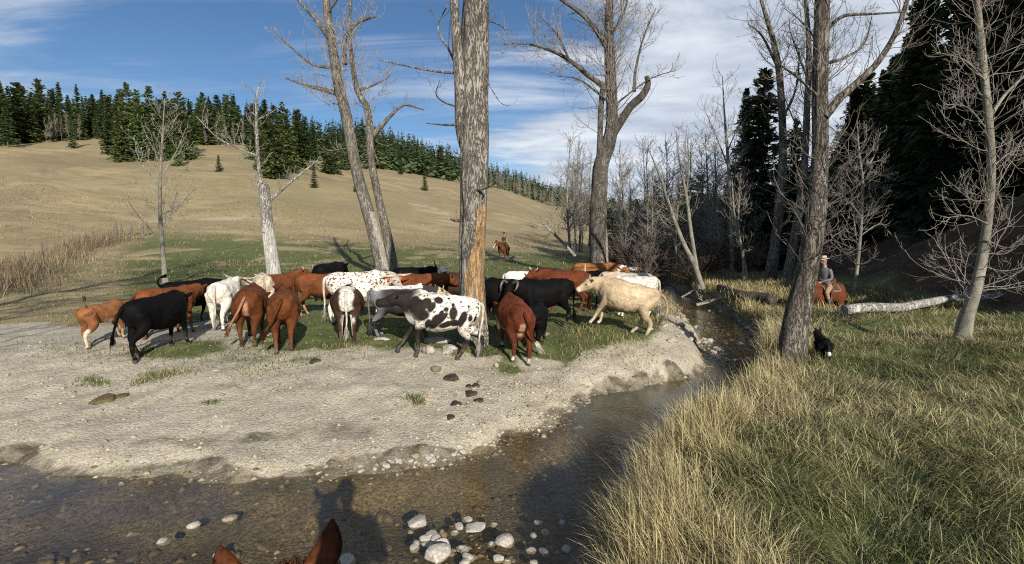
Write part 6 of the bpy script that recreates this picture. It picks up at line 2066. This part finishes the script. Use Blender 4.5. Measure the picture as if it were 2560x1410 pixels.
# ------------------------------------------------------------------ dung pats
M_DUNG = simple_mat('cow_dung', (0.028, 0.022, 0.014), (0.070, 0.055, 0.032), 14, 0.8, 0.6, 0.02)
M_DUNG2 = simple_mat('dry_dung', (0.085, 0.065, 0.028), (0.14, 0.105, 0.05), 14, 0.85, 0.6, 0.02)
for px, py, w, lab, m in [(787, 903, 22, 'dark dung pat below the hooves of the rear-view cows', M_DUNG), (1128, 946, 34, 'long dark dung pat, uppermost of the cluster on the gravel', M_DUNG), (1172, 966, 14, 'small round dung pat left of a pair in the cluster', M_DUNG), (1190, 964, 16, 'small round dung pat right of a pair in the cluster', M_DUNG),
                          (1176, 985, 26, 'oval dung pat below the pair of small ones', M_DUNG), (1198, 1002, 20, 'dung pat with a dimple, rightmost of the cluster', M_DUNG), (1139, 1011, 26, 'dung pat lying low at the left of the cluster', M_DUNG), (1126, 1044, 18, 'round dung pat lowest of the cluster', M_DUNG),
                          (260, 1001, 42, 'large olive brown dung pat on the gravel at the left', M_DUNG2), (305, 992, 26, 'flat trodden dung pat beside the large olive one', M_DUNG2)]:
    p = hit(px, py)
    r = np.random.default_rng(px)
    R = w / F * p[1] / 2 * 1.05
    n = 18; a = np.arange(n) * 2 * math.pi / n
    lob = 1 + .16 * np.sin(a * 3 + px) + r.normal(0, .06, n)
    V = []
    for rr_, hh in [(1.0, 0.0), (.92, .03), (.72, .05), (.48, .042), (.26, .058), (.08, .05)]:
        V.append(np.stack([np.cos(a) * R * 1.15 * rr_ * lob, np.sin(a) * R * 1.3 * rr_ * lob, np.full(n, hh * (R / .09) * .6) + r.normal(0, .003, n) * (rr_ < 1)], 1))
    V = np.vstack(V)
    Q = [[i * n + j, i * n + (j + 1) % n, (i + 1) * n + (j + 1) % n, (i + 1) * n + j] for i in range(5) for j in range(n)]
    o = obj('dung_pat', mk_mesh('dung_pat', V, [np.array(Q), np.arange(5 * n, 6 * n)[None]]), m, None, (p[0], p[1], p[2] + .006))
    sl = (h1(p[0], p[1] + .15) - h1(p[0], p[1] - .15)) / .3
    o.rotation_euler = (math.atan(sl), 0, 0)
    tag(o, lab, 'dung')

# ------------------------------------------------------------------ logs and driftwood
M_LOG_W = bark_mat('bleached_log', (0.40, 0.385, 0.36), (0.62, 0.60, 0.565), scale=5, stretch=(.18, 1, 1))
M_LOG_D = bark_mat('mossy_log', (0.075, 0.066, 0.05), (0.19, 0.17, 0.135), scale=6, stretch=(.2, 1, 1))
M_DRIFT = simple_mat('driftwood', (0.22, 0.20, 0.175), (0.46, 0.43, 0.385), 9, 0.9, 0.5, 0.01, (.3, 1, 1))


def log(label, pts, radii, mat, seed, branches=0, name='fallen_log', sides=16, rings=60, rough=.08):
    P = np.array(pts, float); base = P[0].copy()
    root = thing(name, label, 'log', base)
    me = trunk_mesh('log_trunk', P, radii, base, sides, rings, rough, seed, None, 0.0)
    me2 = bmesh.new(); me2.from_mesh(me)
    try:
        me2.verts.ensure_lookup_table(); me2.faces.new([me2.verts[i] for i in range(sides)][::-1])
    except Exception:
        pass
    me2.to_mesh(me); me2.free()
    obj('trunk', me, mat, root)
    if branches:
        r = np.random.default_rng(seed)
        PR = catmull(np.concatenate([P, np.asarray(radii, float)[:, None]], 1), 16)
        P1, R1 = grow(r, PR[None, :, :3], PR[None, :, 3], branches, .1, 1, .6, 1.3, .35, .3, 1.4, .1, .2, 7, .02, .012)
        P2, R2 = grow(r, P1, R1, branches * 3, .2, 1, .5, 1.1, .45, .15, .6, .05, .2, 5, .015, .007)
        g = Geo()
        for p, q, s in ((P1, R1, 5), (P2, R2, 3)):
            v, f = tubes(p, q, s); g.add(v - base, f)
        obj('branches', g.mesh('branches'), M_DRIFT, root)
    return root


def gp(px, py, up=0.0):
    p = hit(px, py); p[2] += up
    return p


Lp = []
for px, Y, dz in [(2118, 12.9, .14), (2180, 13.0, .12), (2260, 13.3, .14), (2320, 13.9, .20), (2400, 14.5, .26), (2470, 14.9, .20), (2510, 15.2, .06)]:
    q = on_ground(px, Y); q[2] += dz + .05; Lp.append(q)
log('long bleached white log lying across the grass at the right', Lp, [.135, .13, .12, .115, .105, .095, .06], M_LOG_W, 61)
log('dark mossy log sticking out over the creek below the aspens', [gp(1800, 735, .25), at_depth(1850, 738, 18.2), at_depth(1900, 745, 17.4), at_depth(1936, 750, 16.8)], [.16, .19, .21, .22], M_LOG_D, 62, 4)
log('grey log lying in the grass behind the creek aspens', [on_ground(1782, 22.5) + (0, 0, .12), on_ground(1862, 22.8) + (0, 0, .15)], [.14, .12], M_LOG_D, 63)
log('slim dead trunk lying across the creek behind the herd', [on_ground(1545, 27) + (0, 0, .25), on_ground(1585, 27.5) + (0, 0, .45), on_ground(1625, 28) + (0, 0, .8)], [.12, .11, .07], M_DRIFT, 65, 3)
log('tangle of bleached branches and roots on the creek bank under the aspens', [on_ground(1745, 19.6) + (0, 0, .25), on_ground(1790, 19.4) + (0, 0, .35), on_ground(1830, 19.3) + (0, 0, .1)], [.06, .05, .03], M_DRIFT, 66, 14, 'driftwood_tangle')
log('thin bleached branch lying on the gravel by the riffle', [hit(1702, 748) + (0, 0, .06), hit(1740, 728) + (0, 0, .10)], [.05, .03], M_DRIFT, 67, 0, 'driftwood_branch')
log('long thin dead pole lying among the stones of the riffle', [hit(1850, 905) + (0, 0, .05), hit(1812, 912) + (0, 0, .09)], [.03, .02], M_DRIFT, 68, 0, 'driftwood_branch')
log('short brown stick lying on the lower gravel slope', [hit(1540, 935) + (0, 0, .02), hit(1562, 950) + (0, 0, .03)], [.02, .012], M_DRIFT, 69, 0, 'driftwood_branch')
# weathered slabs of wood at the foot of the central trunk
for i, (px, py, w, h, a, lab) in enumerate([(1095, 858, .55, .12, .1, 'long weathered grey wood slab lying under the spotted cow'), (1125, 874, .30, .10, -.3, 'split grey wood slab beside the hind legs of the spotted cow'), (1072, 884, .16, .16, .4, 'upright broken wood chunk between the legs of the spotted cow'), (955, 851, .34, .06, .0, 'thin brown wood slab beside the front hooves of the spotted cow')]):
    p = hit(px, py)
    v, q, c = limb_loft([(-w / 2, 0, 0), (-w * .3, .02, .01), (0, 0, .02), (w * .3, -.02, .01), (w / 2, .01, 0)], [h * .35, h * .55, h * .6, h * .5, h * .2], 1.3, 10, 14)
    v = v + np.random.default_rng(i).normal(0, h * .05, v.shape)
    o = obj('wood_slab', mk_mesh('wood_slab', v, [q] + [x[None] for x in c]), M_DRIFT, None, (p[0], p[1], p[2] + h * .3))
    o.rotation_euler = (0, 0, a)
    tag(o, lab, 'wood')

# ------------------------------------------------------------------ fence posts and weeds at the far left
M_POST = simple_mat('weathered_post', (0.085, 0.075, 0.062), (0.20, 0.18, 0.15), 10, 0.9, 0.6, 0.02, (1, 1, .2))
FPX = [(-40, 730), (2, 700), (62, 672), (110, 655), (163, 632), (182, 622), (215, 612), (235, 603), (286, 596), (296, 594), (307, 593), (358, 590), (370, 588), (330, 592)]
rfp = np.random.default_rng(5)
for i, (px, py) in enumerate(FPX):
    p = hit(px, py)
    h = rfp.uniform(1.0, 1.35) * (1.15 if 286 <= px <= 307 else 1)
    z = np.linspace(-.3, h, 6)
    P = np.stack([z * rfp.normal(0, .05), z * rfp.normal(0, .03), z], 1)
    V, Q = tubes(P[None], np.full((1, 6), .075) * rfp.uniform(.8, 1.2), 9)
    V += rfp.normal(0, .006, V.shape)
    o = obj('fence_post', mk_mesh('fence_post', V, [Q, np.arange(45, 54)[None]]), M_POST, None, p)
    if 286 <= px <= 307:
        tag(o, ['left', 'middle', 'right'][[286, 296, 307].index(px)] + 'most of three dark posts standing close together at the field edge' if px != 296 else 'middle one of three dark posts standing close together at the field edge', 'fence post', 'posts of the old fence at the left')
    else:
        tag(o, 'weathered fence post among the dry weeds at the left', 'fence post', 'posts of the old fence at the left')

# ------------------------------------------------------------------ grass
def blades(name, x, y, L, wid, lean_dir, lean, col_a, col_b, mixf, seed, segs=3, label='', pale_f=.07, mat=None, z=None, tipc=1.25, curl=1.0, k='stuff'):
    """one ribbon per blade, curving over along lean_dir"""
    r = np.random.default_rng(seed)
    n = len(x)
    z = H(x, y) if z is None else z
    d = np.stack([np.cos(lean_dir), np.sin(lean_dir), np.zeros(n)], 1)
    ang = lean
    pts = [np.stack([x, y, z - .01], 1)]
    for s in range(segs):
        a = ang * (0.45 + 0.9 * curl * s / max(segs - 1, 1))
        a = np.clip(a, 0, 2.0)
        pts.append(pts[-1] + (d * np.sin(a)[:, None] + np.array([0, 0, 1.0]) * np.cos(a)[:, None]) * (L / segs)[:, None])
    fa = r.random(n) * 6.28
    side = np.stack([np.cos(fa), np.sin(fa), np.zeros(n)], 1)
    V = []
    for s in range(segs):
        w = (wid * (1 - 0.28 * s / segs))[:, None] * side
        V += [pts[s] - w, pts[s] + w]
    V.append(pts[segs])
    V = np.stack(V, 1)
    nv = 2 * segs + 1
    b = (np.arange(n) * nv)[:, None]
    tr = []
    for s in range(segs - 1):
        tr += [[2 * s, 2 * s + 1, 2 * s + 3], [2 * s, 2 * s + 3, 2 * s + 2]]
    tr.append([2 * segs - 2, 2 * segs - 1, 2 * segs])
    Fc = (b[:, :, None] + np.array(tr)[None]).reshape(-1, 3)
    me = mk_mesh(name, V.reshape(-1, 3), Fc, False)
    c = np.asarray(col_a)[None] * (1 - mixf[:, None]) + np.asarray(col_b)[None] * mixf[:, None]
    c = c * np.clip(r.lognormal(0, .34, (n, 1)), .4, 1.9)
    pale = r.random(n) < pale_f
    c[pale] = c[pale] * .3 + np.array([.46, .41, .27]) * .7
    dead = r.random(n) < .08
    c[dead] = c[dead] * .4 + np.array([.10, .078, .045]) * .6
    C = np.repeat(c[:, None], nv, 1)
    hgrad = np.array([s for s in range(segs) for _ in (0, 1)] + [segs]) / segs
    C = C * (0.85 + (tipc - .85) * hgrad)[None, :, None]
    set_col(me, 'Col', C.reshape(-1, 3))
    o = obj(name, me, mat or M_GRASS)
    kind(o, k)
    return tag(o, label, 'grass')


M_GRASS = attr_mat('grass_blades', rough=.6, spec=.25, nscale=3, namp=.15, translucent=.28)
rg = np.random.default_rng(99)
STRAW = (.385, .330, .180); GREEN = (.118, .142, .048)
# long grass of the right bank, dense near the camera
N = 430000
yy = 1.8 + 22 * rg.random(N) ** 1.7
xx = yy * rg.uniform(-0.2, 1.25, N) + rg.uniform(-.3, .6, N)
s_, near_ = creek(xx, yy)
clump = fbm(xx * 1.9, yy * 1.9, 61, 3)
big_ = fbm(xx * .55, yy * .55, 62, 3)
dens = np.clip((5.2 / yy) ** 0.75, .12, 1) * (.30 + .9 * smooth(.3, .62, clump))
ok = near_ & (s_ > .06) & (xx < 17) & (rg.random(N) < dens)
# trodden earth shows here and there, and behind the sunlit hump the slope is bare woodland floor
ok &= ~((big_ < .36) & (rg.random(N) < .55))
ok &= (xx < 13.2 + .341 * np.maximum(0, 12 - yy)) | (rg.random(N) < .08)
xx, yy, s_, clump, big_ = xx[ok], yy[ok], s_[ok], clump[ok], big_[ok]
lim = 122000
xx, yy, s_, clump, big_ = xx[:lim], yy[:lim], s_[:lim], clump[:lim], big_[:lim]
n = len(xx)
edge = smooth(1.5, .15, s_)
Lg = (.10 + .20 * rg.random(n)) * (.55 + .9 * clump) * (1 + .85 * edge)
theta = 2.2 + (fbm(xx * 1.1, yy * 1.1, 63, 3) - .5) * 14 + rg.normal(0, .9, n)
theta = np.where(rg.random(n) < edge * .6, 2.6 + rg.normal(0, .6, n), theta)
lean = np.clip(1.30 - .85 * edge + rg.normal(0, .45, n), .05, 1.75)
lush = np.exp(-(((xx - 6.3) / 1.2) ** 2 + ((yy - 8.2) / 1.1) ** 2))
mx = np.clip(smooth(.62, .30, big_ * .7 + clump * .3 + edge * .36 - .07 + rg.normal(0, .15, n)) * .95 + lush * .6 - .25 * edge, 0, 1)
mx = mx * (1 - .5 * edge)
wd = (.0022 + .0016 * rg.random(n)) * (1 + .10 * np.maximum(yy - 4, 0))
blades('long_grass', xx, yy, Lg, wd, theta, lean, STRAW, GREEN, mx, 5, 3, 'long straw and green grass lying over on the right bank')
# short turf under and around the cattle, out into the meadow
N = 300000
yy = 8.0 + 34 * rg.random(N) ** 2.3; xx = yy * rg.uniform(-1.08, .52, N)
s_, near_ = creek(xx, yy)
m = masks(xx, yy)
cl = fbm(xx * 1.2, yy * 1.2, 64, 3)
ok = (~near_) & (s_ > .4) & (rg.random(N) < (1 - m[0]) * (.25 + .9 * smooth(.35, .6, cl)) * (1 - .9 * m[3]))
xx, yy, cl, gr = xx[ok][:52000], yy[ok][:52000], cl[ok][:52000], m[1][ok][:52000]
n = len(xx)
tall = smooth(18, 30, yy + (cl - .5) * 20)
mx = np.clip(gr * (.62 + .7 * rg.random(n)) * (1 - .1 * tall), 0, 1)
blades('short_turf', xx, yy, (.035 + .045 * rg.random(n)) * (1 + .9 * tall), (.0035 + .0003 * yy), rg.random(n) * 6.28, rg.uniform(.1, 1.0, n), (.27, .225, .12), (.090, .115, .038), mx, 6, 2, 'short grazed turf under and around the cattle', pale_f=.02)
# small green and straw tufts on the pale gravel bank
tx, ty, tl, tm = [], [], [], []
for px, py, nb, L_, g_, sp in [(222, 955, 130, .10, .85, .10), (250, 962, 90, .09, .85, .08), (395, 940, 300, .12, .6, .20), (360, 952, 120, .09, .7, .12), (440, 935, 160, .10, .5, .2), (530, 1008, 90, .08, .9, .06), (1042, 1005, 150, .14, .9, .07), (625, 925, 160, .08, .5, .3), (680, 925, 120, .07, .6, .3), (865, 870, 200, .10, .4, .3), (740, 960, 60, .06, .7, .3),
                           (1470, 830, 260, .14, .3, .3), (1560, 850, 260, .16, .2, .35), (1440, 880, 160, .12, .3, .3), (1640, 800, 260, .2, .1, .4), (1500, 780, 200, .14, .6, .3), (1600, 900, 120, .12, .2, .3), (1680, 760, 220, .25, .05, .4), (180, 870, 260, .09, .8, .5), (300, 880, 260, .08, .8, .5), (450, 890, 200, .07, .7, .5), (1280, 850, 80, .08, .6, .3), (1230, 880, 60, .07, .6, .2)]:
    p = hit(px, py)
    a = rg.normal(0, sp, nb); b = rg.normal(0, sp * .8, nb)
    tx.append(p[0] + a); ty.append(p[1] + b); tl.append(L_ * rg.uniform(.5, 1.2, nb)); tm.append(np.clip(g_ + rg.normal(0, .25, nb), 0, 1))
tx, ty, tl, tm = map(np.concatenate, (tx, ty, tl, tm))
blades('bank_tufts', tx, ty, tl, np.full(len(tx), .0045), rg.random(len(tx)) * 6.28, rg.uniform(.1, .9, len(tx)), (.38, .30, .15), (.075, .12, .030), tm, 7, 2, 'small tufts of grass scattered on the gravel bank')
# seed stalks standing above the bank edge
N = 2600
yy = rg.uniform(3.2, 12, N); xx = rg.uniform(.3, 8, N)
s_, near_ = creek(xx, yy)
ok = near_ & (s_ > .05) & (s_ < .9)
xx, yy = xx[ok], yy[ok]; n = len(xx)
blades('seed_stalks', xx, yy, rg.uniform(.35, .75, n), np.full(n, .0021), 2.7 + rg.normal(0, .7, n), rg.uniform(.2, .95, n), (.45, .36, .18), (.36, .30, .14), rg.random(n), 8, 4, 'dry seed stalks leaning out over the creek edge', curl=.8)
# dry brown weeds along the fence, and tall straw on the valley floor
wxs, wys, wl, wm = [], [], [], []
fl = [hit(px, py) for px, py in [(-60, 745), (0, 705), (60, 678), (120, 655), (170, 634), (230, 612), (300, 600)]]
for i in range(5200):
    t = rg.random() * (len(fl) - 1); k = int(t); f = t - k
    q = fl[k] * (1 - f) + fl[min(k + 1, len(fl) - 1)] * f
    wxs.append(q[0] + rg.normal(0, .9)); wys.append(q[1] + rg.normal(0, 1.1)); wl.append(rg.uniform(.35, 1.15)); wm.append(rg.random())
wxs, wys, wl, wm = map(np.array, (wxs, wys, wl, wm))
blades('dry_weeds', wxs, wys, wl, np.full(len(wl), .010), rg.random(len(wl)) * 6.28, rg.uniform(.05, .6, len(wl)), (.105, .075, .048), (.30, .24, .14), wm, 9, 3, 'tall brown dry weeds along the old fence')
N = 90000
yy = 15 + 60 * rg.random(N) ** 1.4; xx = yy * rg.uniform(-1.06, .55, N)
s_, near_ = creek(xx, yy)
cl = fbm(xx * .35, yy * .35, 66, 4)
m = masks(xx, yy)
side = smooth(.0, 3.0, s_)
ok = (s_ > .5) & (rg.random(N) < smooth(.40, .62, cl + .10 * smooth(20, 40, yy)) * smooth(24, 34, yy + (cl - .5) * 14) * (1 - .75 * m[1]) * (1 - m[3]) * .45)
ok |= (s_ > .3) & (s_ < 2.5) & (yy > 15) & (rg.random(N) < .8)
xx, yy, cl = xx[ok][:36000], yy[ok][:36000], cl[ok][:36000]; n = len(xx)
blades('meadow_straw', xx, yy, rg.uniform(.12, .34, n), .004 + .00030 * yy, 1.2 + rg.normal(0, 1.2, n), rg.uniform(.1, .8, n), (.33, .26, .145), (.21, .175, .09), rg.random(n), 10, 2, 'tall dry straw of the valley meadow', pale_f=0)
# grass among the aspens on the far side of the creek
N = 40000
yy = 14 + 18 * rg.random(N); xx = rg.uniform(5.5, 15, N)
s_, near_ = creek(xx, yy)
ok = near_ & (s_ > .1) & (xx < 13.2)
xx, yy = xx[ok][:16000], yy[ok][:16000]; n = len(xx)
blades('bank_straw', xx, yy, rg.uniform(.18, .45, n), .005 + .0004 * yy, 2.2 + rg.normal(0, 1.0, n), rg.uniform(.2, 1.0, n), (.40, .315, .15), (.12, .13, .045), rg.random(n) ** 1.6, 11, 2, 'dry grass among the aspens beyond the bank')

# bare bushes at the creek head and the foot of the shaded slope
def bush_proto(seed):
    r = np.random.default_rng(seed)
    P0 = []
    for i in range(16):
        a = r.random() * 6.28; d = np.array([math.cos(a) * r.uniform(.2, .8), math.sin(a) * r.uniform(.2, .8), 1.0])
        z = np.linspace(0, 1, 8)[:, None]
        P0.append(np.array([0, 0, -.05]) + d * z * r.uniform(.7, 1.3) + r.normal(0, .03, (8, 3)) * z)
    P0 = np.array(P0); R0 = np.tile(np.linspace(.018, .006, 8), (16, 1))
    P1, R1 = grow(r, P0, R0, 120, .2, 1, .4, 1.1, .5, .15, .8, .1, .2, 5, .012, .006)
    P2, R2 = grow(r, P1, R1, 220, .2, 1, .4, 1.1, .5, .1, .4, .1, .2, 4, .012, .005)
    g = Geo()
    for p, q, s in ((P0, R0, 4), (P1, R1, 3), (P2, R2, 3)):
        v, f = tubes(p, q, s); g.add(v, f)
    return g.mesh('bush')


BUSH = [bush_proto(700 + i) for i in range(3)]
M_BUSH = simple_mat('bush_twigs', (0.06, 0.043, 0.032), (0.17, 0.13, 0.10), 5, .9, 0)
for b in BUSH: b.materials.append(M_BUSH)
rb = np.random.default_rng(88)
for i in range(30):
    px = rb.uniform(1530, 1900); Y = rb.uniform(24, 40)
    p = on_ground(px, Y)
    o = obj('bare_bush', BUSH[i % 3], None, None, p)
    s = rb.uniform(1.0, 2.0); o.scale = (s * 1.2, s * 1.2, s); o.rotation_euler = (0, 0, rb.random() * 6.28)
    tag(o, 'dark leafless bush in the shade at the head of the creek', 'bush', 'bare bushes at the head of the creek')
